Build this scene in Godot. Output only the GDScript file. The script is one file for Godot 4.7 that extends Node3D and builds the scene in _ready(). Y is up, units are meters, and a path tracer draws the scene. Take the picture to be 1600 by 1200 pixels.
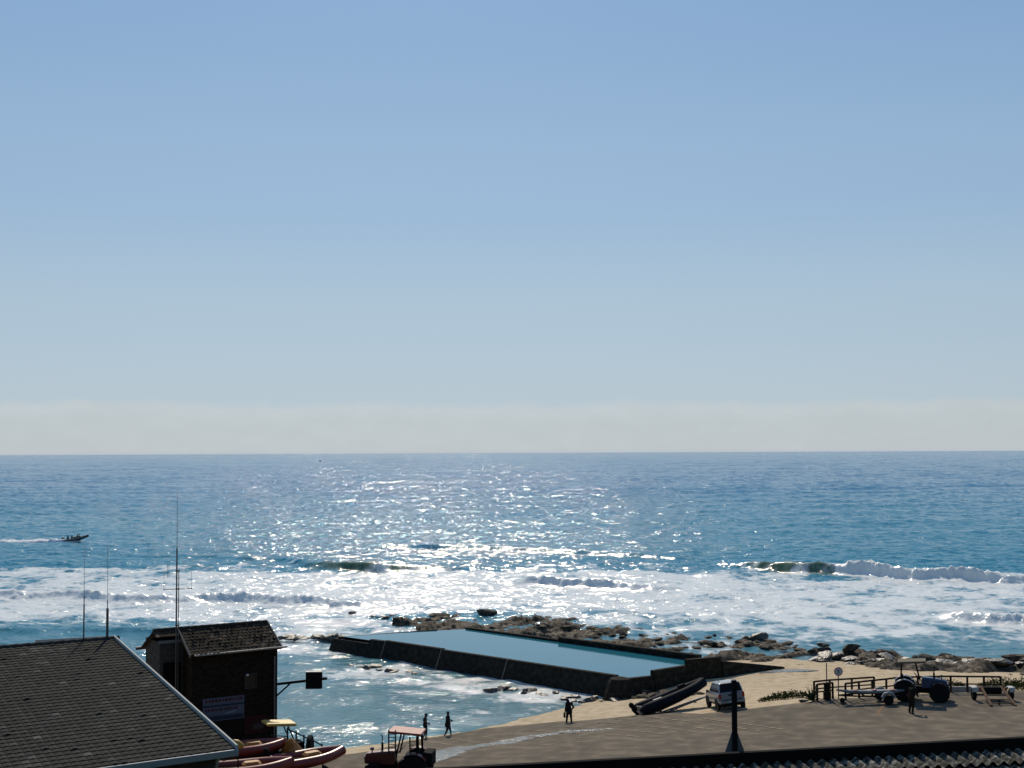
extends Node3D
# A tidal pool, a slipway and the surf seen from a house on the slope above. y up, metres, sea level 0, camera looks along -z.

var M := {}
var names := {}
var rng := RandomNumberGenerator.new()
var tex_cache := {}

# ---------------------------------------------------------------- mesh builder
class MB:
	var v := PackedVector3Array()
	var sm := PackedInt32Array()
	var cur := -1
	var col := PackedColorArray()
	var uv := PackedVector2Array()
	var c := Color.WHITE
	var use_col := false
	var use_uv := false
	func tri(a: Vector3, b: Vector3, d: Vector3):        # counter-clockwise seen from outside
		v.append(a); v.append(d); v.append(b)
		for k in 3:
			sm.append(cur)
			if use_col: col.append(c)
	func quad(a: Vector3, b: Vector3, d: Vector3, e: Vector3):
		tri(a, b, d); tri(a, d, e)
	func box(center: Vector3, size: Vector3, basis := Basis.IDENTITY, bevel := 0.0):
		var h := size * 0.5
		if bevel <= 0.0:
			var p := []
			for i in 8:
				p.append(center + basis * Vector3(h.x * (1 if i & 1 else -1), h.y * (1 if i & 2 else -1), h.z * (1 if i & 4 else -1)))
			quad(p[4], p[5], p[7], p[6]); quad(p[1], p[0], p[2], p[3]); quad(p[5], p[1], p[3], p[7]); quad(p[0], p[4], p[6], p[2]); quad(p[6], p[7], p[3], p[2]); quad(p[0], p[1], p[5], p[4])
			return
		var rings := []
		for r in [[-h.y, bevel], [-h.y + bevel, 0.0], [h.y - bevel, 0.0], [h.y, bevel]]:
			var ring := PackedVector3Array()
			var x: float = h.x - r[1]
			var z: float = h.z - r[1]
			var b: float = minf(bevel, minf(x, z) * 0.9)
			for q in [[x, z - b], [x - b, z], [-x + b, z], [-x, z - b], [-x, -z + b], [-x + b, -z], [x - b, -z], [x, -z + b]]:
				ring.append(center + basis * Vector3(q[0], r[0], -q[1]))
			rings.append(ring)
		loft(rings, true, true, true)
	func loft(rings: Array, closed := true, cap0 := true, cap1 := true):   # rings run counter-clockwise seen from the last ring's side
		for i in rings.size() - 1:
			var a: PackedVector3Array = rings[i]
			var b: PackedVector3Array = rings[i + 1]
			var n := a.size()
			for k in (n if closed else n - 1):
				var k2 := (k + 1) % n
				quad(a[k], a[k2], b[k2], b[k])
		var keep := cur
		cur = -1
		if cap0: fan(rings[0], true)
		if cap1: fan(rings[rings.size() - 1], false)
		cur = keep
	func fan(r: PackedVector3Array, flip: bool):
		var m := Vector3.ZERO
		for p in r: m += p
		m /= r.size()
		for k in r.size():
			var k2 := (k + 1) % r.size()
			if flip: tri(m, r[k2], r[k])
			else: tri(m, r[k], r[k2])
	func tube(pts: Array, radii, sides := 8, smooth := true):
		var keep := cur
		if smooth: cur = 1
		var rings := []
		var n := pts.size()
		var last_up := Vector3.UP
		for i in n:
			var d: Vector3
			if i == 0: d = pts[1] - pts[0]
			elif i == n - 1: d = pts[n - 1] - pts[n - 2]
			else: d = (pts[i + 1] - pts[i]).normalized() + (pts[i] - pts[i - 1]).normalized()
			d = d.normalized()
			if absf(d.dot(last_up)) > 0.95: last_up = Vector3.RIGHT if absf(d.x) < 0.9 else Vector3.BACK
			var sx := d.cross(last_up).normalized()
			var sy := sx.cross(d).normalized()
			last_up = sy
			var r: float = radii if (radii is float or radii is int) else radii[i]
			var ring := PackedVector3Array()
			for k in sides:
				var a := TAU * k / sides
				ring.append(pts[i] + (sx * cos(a) + sy * sin(a)) * r)
			rings.append(ring)
		loft(rings)
		cur = keep
	func rod(a: Vector3, b: Vector3, r: float, sides := 8):
		tube([a, b], r, sides)
	func bar(a: Vector3, b: Vector3, w: float, hh: float):   # rectangular bar, hh across the up direction
		var d := (b - a).normalized()
		var up := Vector3.UP if absf(d.y) < 0.95 else Vector3.BACK
		var s := d.cross(up).normalized()
		var u := s.cross(d).normalized()
		box((a + b) * 0.5, Vector3(w, hh, (b - a).length()), Basis(s, u, -d))
	func lathe(profile: Array, xf: Transform3D, sides := 16, smooth := true):   # [radius, height] from the bottom up, about the local y axis
		var keep := cur
		if smooth: cur = 1
		var rings := []
		for q in profile:
			var ring := PackedVector3Array()
			for k in sides:
				var a := TAU * k / sides
				ring.append(xf * Vector3(cos(a) * q[0], q[1], -sin(a) * q[0]))
			rings.append(ring)
		loft(rings)
		cur = keep
	func prism(poly: Array, xf: Transform3D, depth: float):   # a polygon in the local xy plane, counter-clockwise from +z, pushed from -depth/2 to depth/2
		var p2 := PackedVector2Array(poly)
		var idx := Geometry2D.triangulate_polygon(p2)
		var hz := depth * 0.5
		for i in range(0, idx.size(), 3):
			var a := p2[idx[i]]; var b := p2[idx[i + 1]]; var d := p2[idx[i + 2]]
			if (b - a).cross(d - a) < 0.0:
				var t := b; b = d; d = t
			tri(xf * Vector3(a.x, a.y, hz), xf * Vector3(b.x, b.y, hz), xf * Vector3(d.x, d.y, hz))
			tri(xf * Vector3(a.x, a.y, -hz), xf * Vector3(d.x, d.y, -hz), xf * Vector3(b.x, b.y, -hz))
		for k in p2.size():
			var a := p2[k]; var b := p2[(k + 1) % p2.size()]
			quad(xf * Vector3(a.x, a.y, -hz), xf * Vector3(b.x, b.y, -hz), xf * Vector3(b.x, b.y, hz), xf * Vector3(a.x, a.y, hz))
	func mesh() -> ArrayMesh:
		var st := SurfaceTool.new()
		st.begin(Mesh.PRIMITIVE_TRIANGLES)
		for i in v.size():
			st.set_smooth_group(sm[i])
			if use_col: st.set_color(col[i])
			if use_uv: st.set_uv(uv[i])
			st.add_vertex(v[i])
		st.generate_normals()
		st.index()
		return st.commit()

# ---------------------------------------------------------------- objects
func numbered(called: String) -> String:
	if not names.has(called):
		names[called] = 0
		return called
	names[called] += 1
	return "%s_%03d" % [called, names[called]]

func put(called: String, mesh: Mesh, m: Material, parent: Node3D = null) -> MeshInstance3D:
	var o := MeshInstance3D.new()
	o.mesh = mesh
	o.material_override = m
	o.name = called if parent else numbered(called)
	(parent if parent else self).add_child(o, true)
	return o

func part(called: String, b: MB, m: Material, parent: Node3D = null) -> MeshInstance3D:
	return put(called, b.mesh(), m, parent)

func tag(o: Node, label := "", category := "", group := "", kind := "") -> Node:
	if label: o.set_meta("label", label)
	if category: o.set_meta("category", category)
	if group: o.set_meta("group", group)
	if kind: o.set_meta("kind", kind)
	return o

func thing(called: String, label: String, category: String, at := Vector3.ZERO, basis := Basis.IDENTITY, group := "") -> Node3D:
	var o := Node3D.new()
	o.name = numbered(called)
	add_child(o)
	o.transform = Transform3D(basis, at)
	tag(o, label, category, group)
	return o

# ---------------------------------------------------------------- materials
func lin(r: float, g: float, b: float) -> Color:
	return Color(r, g, b).linear_to_srgb()

func noise_image(n: int, freq: float, seed_: int, octaves := 4, kind := FastNoiseLite.TYPE_SIMPLEX_SMOOTH) -> Image:
	var f := FastNoiseLite.new()
	f.noise_type = kind
	f.frequency = freq
	f.seed = seed_
	f.fractal_octaves = octaves
	f.fractal_type = FastNoiseLite.FRACTAL_FBM if octaves > 1 else FastNoiseLite.FRACTAL_NONE
	var im := f.get_seamless_image(n, n, false, false, 0.12)
	im.convert(Image.FORMAT_L8)
	return im

func ramp_tex(im: Image, stops: Array) -> ImageTexture:      # stops: [position, linear colour]
	var lut := PackedByteArray()
	lut.resize(768)
	for i in 256:
		var t := i / 255.0
		var c: Color = stops[0][1]
		for k in stops.size() - 1:
			if t >= stops[k][0]:
				c = (stops[k][1] as Color).lerp(stops[k + 1][1], clampf((t - stops[k][0]) / (stops[k + 1][0] - stops[k][0]), 0, 1))
		c = c.linear_to_srgb()
		lut[i * 3] = int(clampf(c.r, 0, 1) * 255); lut[i * 3 + 1] = int(clampf(c.g, 0, 1) * 255); lut[i * 3 + 2] = int(clampf(c.b, 0, 1) * 255)
	var src := im.get_data()
	var out := PackedByteArray()
	out.resize(src.size() * 3)
	for i in src.size():
		var k := src[i] * 3
		var j := i * 3
		out[j] = lut[k]; out[j + 1] = lut[k + 1]; out[j + 2] = lut[k + 2]
	return ImageTexture.create_from_image(Image.create_from_data(im.get_width(), im.get_height(), false, Image.FORMAT_RGB8, out))

func bump_tex(key: String, n: int, freq: float, seed_: int, strength: float, octaves := 4) -> ImageTexture:
	if not tex_cache.has(key):
		var im := noise_image(n, freq, seed_, octaves)
		im.convert(Image.FORMAT_RGBA8)
		im.bump_map_to_normal_map(strength)
		tex_cache[key] = ImageTexture.create_from_image(im)
	return tex_cache[key]

func plain(c: Color, rough := 0.7, metal := 0.0) -> StandardMaterial3D:
	var m := StandardMaterial3D.new()
	m.albedo_color = c
	m.roughness = rough
	m.metallic = metal
	if rough >= 0.7: m.metallic_specular = 0.15                # dry matt surfaces
	return m

func mottled(stops: Array, freq: float, scale: float, rough: float, seed_ := 1, bump := "", bump_scale := 1.0, octaves := 4) -> StandardMaterial3D:
	var m := plain(Color.WHITE, rough)
	m.albedo_texture = ramp_tex(noise_image(512, freq, seed_, octaves), stops)
	m.uv1_triplanar = true
	m.uv1_world_triplanar = true
	m.uv1_scale = Vector3.ONE * scale
	if bump:
		m.normal_enabled = true
		m.normal_texture = tex_cache[bump]
		m.normal_scale = bump_scale
	return m

# ---------------------------------------------------------------- land: heights through measured points
const LAND := [
	[-11.6,-86.4,.1],[-4.6,-90.5,.1],[3.8,-99.9,.1],[8,-103,.15],[10.3,-105.2,.25],[4,-92.4,.65],[-20,-80.5,.1],[-40,-72,.1],[-100,-62,.1],
	[-20,-100,-.8],[-5,-105,-.8],[0,-112,-1],[-30,-120,-1.5],[-40,-100,-1.5],[-60,-90,-1.5],
	[-20,-66,3.6],[-13,-70.5,3.7],[-17,-71,3.9],[-8,-66,3.4],[-4.5,-66,3.3],[-8,-75,2.3],[-13,-77,2],[-2,-76,2.5],[5,-75,3.2],[0,-83,1.3],[6,-83,2.1],[13.5,-86.5,2.65],[8.5,-87.3,2.05],[13,-80,3.1],
	[20,-84,3.9],[24,-78,4],[30,-80,4],[33,-86,4],[28,-87,3.9],[20,-72,4.2],[10,-66,4.2],[40,-82,4],[60,-82,4.2],[0,-66,3.7],[50,-70,4.6],
	[18.5,-110.5,.9],[23.4,-114.3,.8],[14.7,-106.6,.9],[9.9,-101,.7],[20,-95,2.1],[28,-95,2.3],[38,-97,2.4],[50,-95,2.8],[30,-108,1.2],[40,-107,1.1],[50,-108,1],[13,-94,1.7],
	[30,-124,0],[45,-119,-.2],[15,-135,-.6],[60,-115,-.3],[-15,-132,-1],[-25,-140,-.8],
	[0,-160,-2],[-50,-150,-2.5],[50,-160,-2],[100,-140,-2],[-110,-100,-2],[100,-90,2],[100,-110,0],
	[0,-50,6],[-30,-50,7],[30,-50,7],[80,-50,7],[-80,-40,7],[0,-25,11],[-30,-25,12],[30,-25,12],[0,0,17.5],[-60,0,17],[60,0,18],[0,40,26],[-100,60,30],[100,60,30],[0,110,44],[-150,120,46],[150,120,46],[0,200,52],[-200,200,52],[200,200,52],[-200,0,14],[200,0,14],[-250,-120,-3],[250,-150,-3],[200,-60,4],[-200,-50,3],  # heights behind the camera are unseen, raised to hide the low sky
]
var land_x := PackedFloat64Array()
var land_z := PackedFloat64Array()
var land_w := PackedFloat64Array()

func solve_land():
	var n := LAND.size()
	var a := []
	for i in n:
		var row := PackedFloat64Array()
		for j in n:
			row.append(Vector2(LAND[i][0] - LAND[j][0], LAND[i][1] - LAND[j][1]).length())
		row.append(LAND[i][2])
		a.append(row)
		land_x.append(LAND[i][0]); land_z.append(LAND[i][1])
	for k in n:
		var best := k
		for i in range(k + 1, n):
			if absf(a[i][k]) > absf(a[best][k]): best = i
		var tmp = a[k]; a[k] = a[best]; a[best] = tmp
		for i in range(k + 1, n):
			var f: float = a[i][k] / a[k][k]
			if f != 0.0:
				var ri: PackedFloat64Array = a[i]
				var rk: PackedFloat64Array = a[k]
				for j in range(k, n + 1): ri[j] -= f * rk[j]
				a[i] = ri
	land_w.resize(n)
	for k in range(n - 1, -1, -1):
		var s: float = a[k][n]
		for j in range(k + 1, n): s -= a[k][j] * land_w[j]
		land_w[k] = s / a[k][k]

func land(x: float, z: float) -> float:
	var s := 0.0
	for i in land_w.size():
		var dx := land_x[i] - x
		var dz := land_z[i] - z
		s += land_w[i] * sqrt(dx * dx + dz * dz)
	return s

func on_land(x: float, z: float, up := 0.0) -> Vector3:
	return Vector3(x, land(x, z) + up, z)

func land_basis(x: float, z: float, yaw: float, reach := 1.2) -> Basis:   # yaw turns -z; up follows the slope
	var n := Vector3(land(x - reach, z) - land(x + reach, z), 2 * reach, land(x, z - reach) - land(x, z + reach)).normalized()
	var f := Basis(Vector3.UP, yaw) * Vector3(0, 0, -1)
	f = (f - n * f.dot(n)).normalized()
	return Basis(f.cross(n), n, -f)

func grid_mesh(xs: PackedFloat32Array, zs: PackedFloat32Array, height: Callable, uv_scale := 0.1) -> ArrayMesh:   # zs run towards -z
	var nx := xs.size(); var nz := zs.size()
	var v := PackedVector3Array(); v.resize(nx * nz)
	var uv := PackedVector2Array(); uv.resize(nx * nz)
	for j in nz:
		for i in nx:
			v[j * nx + i] = Vector3(xs[i], height.call(xs[i], zs[j]), zs[j])
			uv[j * nx + i] = Vector2(xs[i], zs[j]) * uv_scale
	return sheet_mesh(v, nx, nz, uv)

func sheet_mesh(v: PackedVector3Array, nx: int, nz: int, uv: PackedVector2Array, uv2 := PackedVector2Array(), col := PackedColorArray()) -> ArrayMesh:
	var nrm := PackedVector3Array(); nrm.resize(nx * nz)
	for j in nz:
		var j0 := maxi(j - 1, 0) * nx; var j1 := mini(j + 1, nz - 1) * nx
		for i in nx:
			var dx := v[j * nx + mini(i + 1, nx - 1)] - v[j * nx + maxi(i - 1, 0)]
			var dz := v[j1 + i] - v[j0 + i]
			var n := dx.cross(dz).normalized()
			nrm[j * nx + i] = n if n.y > 0 else -n
	var idx := PackedInt32Array(); idx.resize((nx - 1) * (nz - 1) * 6)
	var k := 0
	for j in nz - 1:
		for i in nx - 1:
			var a := j * nx + i
			idx[k] = a; idx[k + 1] = a + nx; idx[k + 2] = a + 1
			idx[k + 3] = a + 1; idx[k + 4] = a + nx; idx[k + 5] = a + nx + 1
			k += 6
	var arr := []
	arr.resize(Mesh.ARRAY_MAX)
	arr[Mesh.ARRAY_VERTEX] = v
	arr[Mesh.ARRAY_NORMAL] = nrm
	arr[Mesh.ARRAY_TEX_UV] = uv
	if uv2.size(): arr[Mesh.ARRAY_TEX_UV2] = uv2
	if col.size(): arr[Mesh.ARRAY_COLOR] = col
	arr[Mesh.ARRAY_INDEX] = idx
	var m := ArrayMesh.new()
	m.add_surface_from_arrays(Mesh.PRIMITIVE_TRIANGLES, arr)
	return m

func span(a: float, b: float, step: float) -> PackedFloat32Array:
	var out := PackedFloat32Array()
	var n := maxi(1, int(round(absf(b - a) / step)))
	for i in n + 1: out.append(lerpf(a, b, float(i) / n))
	return out

func spans(list: Array) -> PackedFloat32Array:    # [[start, end, step], ...] joined end to start
	var out := PackedFloat32Array()
	for q in list:
		var s := span(q[0], q[1], q[2])
		if out.size(): s = s.slice(1)
		out.append_array(s)
	return out

# ---------------------------------------------------------------- air and light
func make_air():
	var cam := Camera3D.new()
	cam.name = "camera"
	cam.fov = 33.398
	cam.near = 0.1
	cam.far = 40000.0
	cam.position = Vector3(0, 20, 0)
	cam.rotation_degrees = Vector3(3.02, 0, -0.25)
	add_child(cam)
	cam.current = true
	var sun := DirectionalLight3D.new()
	sun.name = "sun"
	sun.light_energy = SUN_ENERGY
	sun.light_color = Color(1.0, 0.95, 0.87)
	sun.light_angular_distance = 0.53
	sun.shadow_enabled = true
	var az := deg_to_rad(SUN_AZ); var el := deg_to_rad(SUN_EL)
	var to_sun := Vector3(sin(az) * cos(el), sin(el), -cos(az) * cos(el))
	sun.look_at_from_position(Vector3.ZERO, -to_sun, Vector3.UP)
	add_child(sun)
	var env := Environment.new()
	env.background_mode = Environment.BG_SKY
	env.tonemap_mode = Environment.TONE_MAPPER_LINEAR
	env.tonemap_exposure = EXPOSURE
	env.sdfgi_enabled = true
	env.ssao_enabled = true
	env.ssil_enabled = true
	var sky := Sky.new()
	var pm := PanoramaSkyMaterial.new()
	pm.panorama = sky_image(to_sun)
	sky.sky_material = pm
	env.sky = sky
	env.background_energy_multiplier = SKY_ENERGY
	if HAZE > 0.0:
		env.fog_enabled = true
		env.fog_density = HAZE
		env.fog_light_color = Color(0.82, 0.88, 0.93)
	var we := WorldEnvironment.new()
	we.name = "air"
	we.environment = env
	add_child(we)

const SUN_ENERGY := 1.25
const SUN_AZ := -4.5
const SUN_EL := 39.5
const EXPOSURE := 1.0
const SKY_ENERGY := 1.0
const HAZE := 0.0

func sky_image(to_sun: Vector3) -> ImageTexture:
	# a clear sky: pale at the horizon, deep blue overhead, brighter on the sun's side; a low bank of cloud all round the horizon
	var stops := [[0.0, Color(0.48, 0.555, 0.60)], [2.2, Color(0.465, 0.565, 0.635)], [6.0, Color(0.41, 0.54, 0.655)], [11.0, Color(0.305, 0.46, 0.65)], [20.0, Color(0.205, 0.36, 0.59)], [40.0, Color(0.13, 0.25, 0.47)], [90.0, Color(0.075, 0.155, 0.33)]]
	var w := 520; var h := 256                              # eight columns more than a full turn, so that the ends meet
	var data := PackedFloat32Array()
	data.resize(w * h * 3)
	for j in h:
		var el := 90.0 - (j + 0.5) * 180.0 / h
		var c: Color = stops[0][1]
		for k in stops.size() - 1:
			if el >= stops[k][0]:
				c = (stops[k][1] as Color).lerp(stops[k + 1][1], smoothstep(0, 1, clampf((el - stops[k][0]) / (stops[k + 1][0] - stops[k][0]), 0, 1)) * 0.5 + 0.5 * clampf((el - stops[k][0]) / (stops[k + 1][0] - stops[k][0]), 0, 1))
		var ce := cos(deg_to_rad(el)); var se := sin(deg_to_rad(el))
		for i in w:
			var a := (i - 4 + 0.5) / 512.0 * TAU
			var d := Vector3(sin(a) * ce, se, -cos(a) * ce)
			var g := d.dot(to_sun)
			var away := 0.5 - 0.5 * cos(a - atan2(to_sun.x, -to_sun.z))
			var f := 1.0 - 0.52 * away * (1.0 - 0.6 * se)
			if el < 0: f = 1.0
			var glow := pow(maxf(g, 0.0), 9.0) * 0.10 + pow(maxf(g, 0.0), 60.0) * 0.35
			if el < 0: glow = 0.0
			var q := (j * w + i) * 3
			data[q] = c.r * f * (1.0 - 0.06 * away) + glow; data[q + 1] = c.g * f + glow; data[q + 2] = c.b * f + glow * 0.95
	var im := Image.create_from_data(w, h, false, Image.FORMAT_RGBF, data.to_byte_array())
	im.resize(4160, 2048, Image.INTERPOLATE_CUBIC)
	im = im.get_region(Rect2i(32, 0, 4096, 2048))
	var n1 := FastNoiseLite.new(); n1.seed = 5; n1.frequency = 0.9; n1.fractal_octaves = 5
	var n2 := FastNoiseLite.new(); n2.seed = 9; n2.frequency = 0.22; n2.fractal_octaves = 3
	var full := 4096
	for j in range(1024 - 45, 1024):
		var el := 90.0 - (j + 0.5) * 180.0 / 2048
		for i in full:
			var a := (i + 0.5) / full * 360.0
			var d := Vector3(sin(deg_to_rad(a)), 0, -cos(deg_to_rad(a))) * 57.3
			var top := 2.08 + 0.22 * n2.get_noise_3d(d.x, d.z, 0.0) + 0.34 * absf(n1.get_noise_3d(d.x * 0.6, d.z * 0.6, el * 1.6)) - 0.06
			var m := smoothstep(top + 0.22, top - 0.25, el)
			if m <= 0.0: continue
			var rim := smoothstep(top - 0.75, top - 0.1, el)
			var c := im.get_pixel(i, j)
			var lum := c.r * 0.3 + c.g * 0.6 + c.b * 0.1
			var cl := Color(lum * 0.955, lum * 1.022, lum * 1.035) * (1.03 + 0.055 * rim + 0.05 * n1.get_noise_3d(d.x * 0.5, d.z * 0.5, el * 1.2))
			im.set_pixel(i, j, c.lerp(cl, 0.7 * m))
	return ImageTexture.create_from_image(im)

# ---------------------------------------------------------------- sea
# crest lines [x, z, height] of the waves that stand up or break, from the shore outwards in no order
const CREST := [
	{"broken": true, "at": [[34.8, -226.6, 0], [38.4, -221.4, 0.7], [42.9, -216.4, 1.3], [48.0, -210.5, 1.6], [54.4, -207.0, 1.7], [64.2, -199.3, 1.45], [76.2, -192.1, 1.3], [84.7, -189.9, 1.2]]},
	{"broken": false, "at": [[-76.6, -252.0, 0], [-68.5, -250.1, 0.45], [-44.6, -241.4, 0.4], [-33.7, -224.9, 0.8], [-28.5, -219.8, 1.25], [-21.6, -216.0, 1.3], [-13.0, -215.6, 1], [-5.6, -218.7, 0]]},
	{"broken": true, "at": [[-80.0, -182.8, 0.6], [-65.9, -179.1, 0.7], [-52.0, -174.1, 0.9], [-40.6, -173.6, 0.8], [-27.2, -170.2, 0.9], [-20.0, -167.2, 0.5], [-15.0, -167.0, 0]]},
	{"broken": true, "at": [[-0.1, -195.3, 0], [2.7, -193.3, 0.9], [9.3, -189.4, 1], [18.3, -185.6, 0.8], [26.5, -185.3, 0]]},
	{"broken": true, "at": [[49.3, -153.4, 0], [52.7, -152.1, 0.8], [54.8, -149.8, 1], [62.7, -147.3, 0.8]]},
	{"broken": false, "at": [[-62.1, -145.5, 0.5], [-50.8, -146.2, 0.6], [-42.1, -144.9, 0.45], [-35.6, -143.1, 0]]},
	{"broken": false, "at": [[-35.7, -275.1, 0], [-24.4, -270.8, 0.7], [-13.3, -264.9, 0.9], [6.2, -257.0, 0.8], [24.1, -243.6, 0.6], [34.8, -234.5, 0]]},
	{"broken": false, "at": [[-17.1, -93.3, 0], [-15.4, -94.1, 0.2], [-11.3, -94.7, 0.25], [-7.8, -97.5, 0]]},
]
# how much foam lies on the water: [x, z, share]
const FOAM := [
	[-93.8, -235.6, 0.1], [-86.3, -216.7, 0.8], [-77.9, -195.8, 0.75], [-71.0, -178.5, 0.95], [-65.3, -164.1, 0.9], [-60.4, -151.9, 0.65], [-58.2, -146.4, 0.35], [-55.2, -138.9, 0.25], [-74.8, -234.7, 0.05], [-68.8, -215.9, 0.75], [-62.1, -195.1, 0.8], [-56.7, -178.0, 0.95],
	[-52.1, -163.7, 0.85], [-45.2, -151.4, 0.5], [-41.3, -138.5, 0.2], [-58.5, -260.6, 0.05], [-53.6, -239.1, 0.3], [-50.1, -223.3, 0.55], [-46.9, -209.4, 0.85], [-40.6, -181.3, 0.95], [-35.8, -159.9, 0.9], [-26.5, -148.0, 0.85], [-34.5, -246.7, 0.05], [-24.9, -249.3, 0],
	[-22.7, -226.9, 0.2], [-31.4, -224.8, 0.3], [-20.8, -208.2, 0.85], [-18.0, -180.4, 0.97], [-16.2, -162.4, 0.85], [-21.0, -150.6, 0.85], [-11.4, -226.3, 0.3], [-6.3, -207.6, 0.9], [-5.5, -179.9, 0.95], [5.9, -244.6, 0.02], [5.4, -224.3, 0.5], [5.0, -207.1, 0.9],
	[4.4, -183.6, 0.95], [4.1, -168.4, 0.85], [24.1, -243.6, 0.02], [22.1, -223.5, 0.55], [20.4, -206.4, 0.9], [16.9, -171.5, 0.92], [15.3, -155.1, 0.8], [33.1, -222.9, 0.3], [40.1, -231.6, 0.05], [36.6, -211.1, 0.65], [32.3, -186.7, 0.95], [28.4, -164.1, 0.9],
	[25.3, -146.4, 0.75], [58.2, -234.7, 0], [53.5, -215.9, 0.2], [50.3, -203.0, 0.6], [46.1, -186.2, 0.8], [40.5, -163.7, 0.85], [36.1, -146.0, 0.75], [33.6, -136.3, 0.55], [71.3, -221.1, 0], [67.2, -208.5, 0.97], [63.9, -198.3, 0.97], [61.2, -190.0, 0.9],
	[57.1, -177.5, 0.8], [50.5, -156.9, 0.85], [45.2, -140.7, 0.7], [42.2, -131.6, 0.42], [84.1, -214.5, 0], [78.6, -200.7, 0.97], [74.9, -191.2, 0.97], [69.3, -177.0, 0.8], [61.2, -156.6, 0.8], [54.8, -140.4, 0.65], [51.3, -131.3, 0.35], [48.1, -123.4, 0.1],
	[60.3, -213.3, 0.9], [57.8, -204.7, 0.97], [-24.0, -138.0, 0.75], [-19.8, -132.5, 0.8], [-19.4, -121.5, 0.12], [-18.3, -111.5, 0.03], [-16.9, -103.1, 0], [-15.3, -95.9, 0.1], [-13.7, -91.6, 0.3], [-14.3, -119.6, 0.65], [-10.5, -116.1, 0.7], [-13.0, -108.5, 0.1],
	[-10.0, -100.4, 0.08], [-8.0, -106.9, 0.2], [-5.6, -111.2, 0.7], [-2.3, -108.2, 0.78], [1.5, -105.3, 0.8], [5.2, -106.6, 0.75], [8.2, -104.7, 0.8], [-5.2, -102.8, 0.25], [-2.1, -101.5, 0.35], [-7.7, -96.2, 0.35], [-4.8, -95.6, 0.5], [-1.1, -98.6, 0.45],
	[2.4, -100.2, 0.6], [-9.1, -91.5, 0.02], [-4.7, -92.4, 0], [-10.7, -89.5, 0.05], [-0.1, -96.2, 0], [-12.5, -156.1, 0.05], [-6.1, -149.5, 0.05], [-14.5, -145.0, 0.85], [-18.5, -154.5, 0.7], [13.9, -141.6, 0.5], [7.3, -149.7, 0.6], [-113.8, -285.6, 0],
	[-70.5, -282.9, 0], [-42.1, -281.2, 0], [-0.2, -274.9, 0], [40.5, -272.5, 0], [63.8, -257.1, 0], [95.2, -239.9, 0],
]

var sea_noise := FastNoiseLite.new()
var lump_noise := FastNoiseLite.new()
var crest_z := []
var crest_a := []

func prepare_sea():
	sea_noise.seed = 21; sea_noise.frequency = 1.0; sea_noise.fractal_octaves = 3
	lump_noise.seed = 22; lump_noise.frequency = 1.0; lump_noise.fractal_octaves = 3
	var slow := FastNoiseLite.new(); slow.seed = 23; slow.frequency = 1.0; slow.fractal_type = FastNoiseLite.FRACTAL_NONE
	for b in CREST:
		var cz := PackedFloat32Array(); var ca := PackedFloat32Array()
		for i in 600:                                     # one value every half metre from x = -150 to 150
			var x := -150.0 + i * 0.5
			var pts: Array = b.at
			var z := 0.0; var a := 0.0
			if x <= pts[0][0]:
				z = pts[0][1]; a = pts[0][2]
			elif x >= pts[-1][0]:
				z = pts[-1][1]; a = pts[-1][2]
			else:
				for k in pts.size() - 1:
					if x >= pts[k][0] and x <= pts[k + 1][0]:
						var t := smoothstep(0, 1, (x - pts[k][0]) / (pts[k + 1][0] - pts[k][0]))
						z = lerpf(pts[k][1], pts[k + 1][1], t); a = lerpf(pts[k][2], pts[k + 1][2], t)
			z += 1.3 * slow.get_noise_2d(x * 0.05, 40.0 + pts[0][1]) + 0.18 * slow.get_noise_2d(x * 1.1, 90.0 + pts[0][1])
			a *= 1.0 + 0.22 * slow.get_noise_2d(x * 0.09, 10.0 + pts[0][1])
			cz.append(z); ca.append(a)
		crest_z.append(cz); crest_a.append(ca)

func calm(x: float, z: float) -> float:                # 0 in the lee of the pool and on the beach, 1 out at sea
	return smoothstep(96.0, 150.0, -z) if x < 18.0 else smoothstep(112.0, 140.0, -z)

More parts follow.
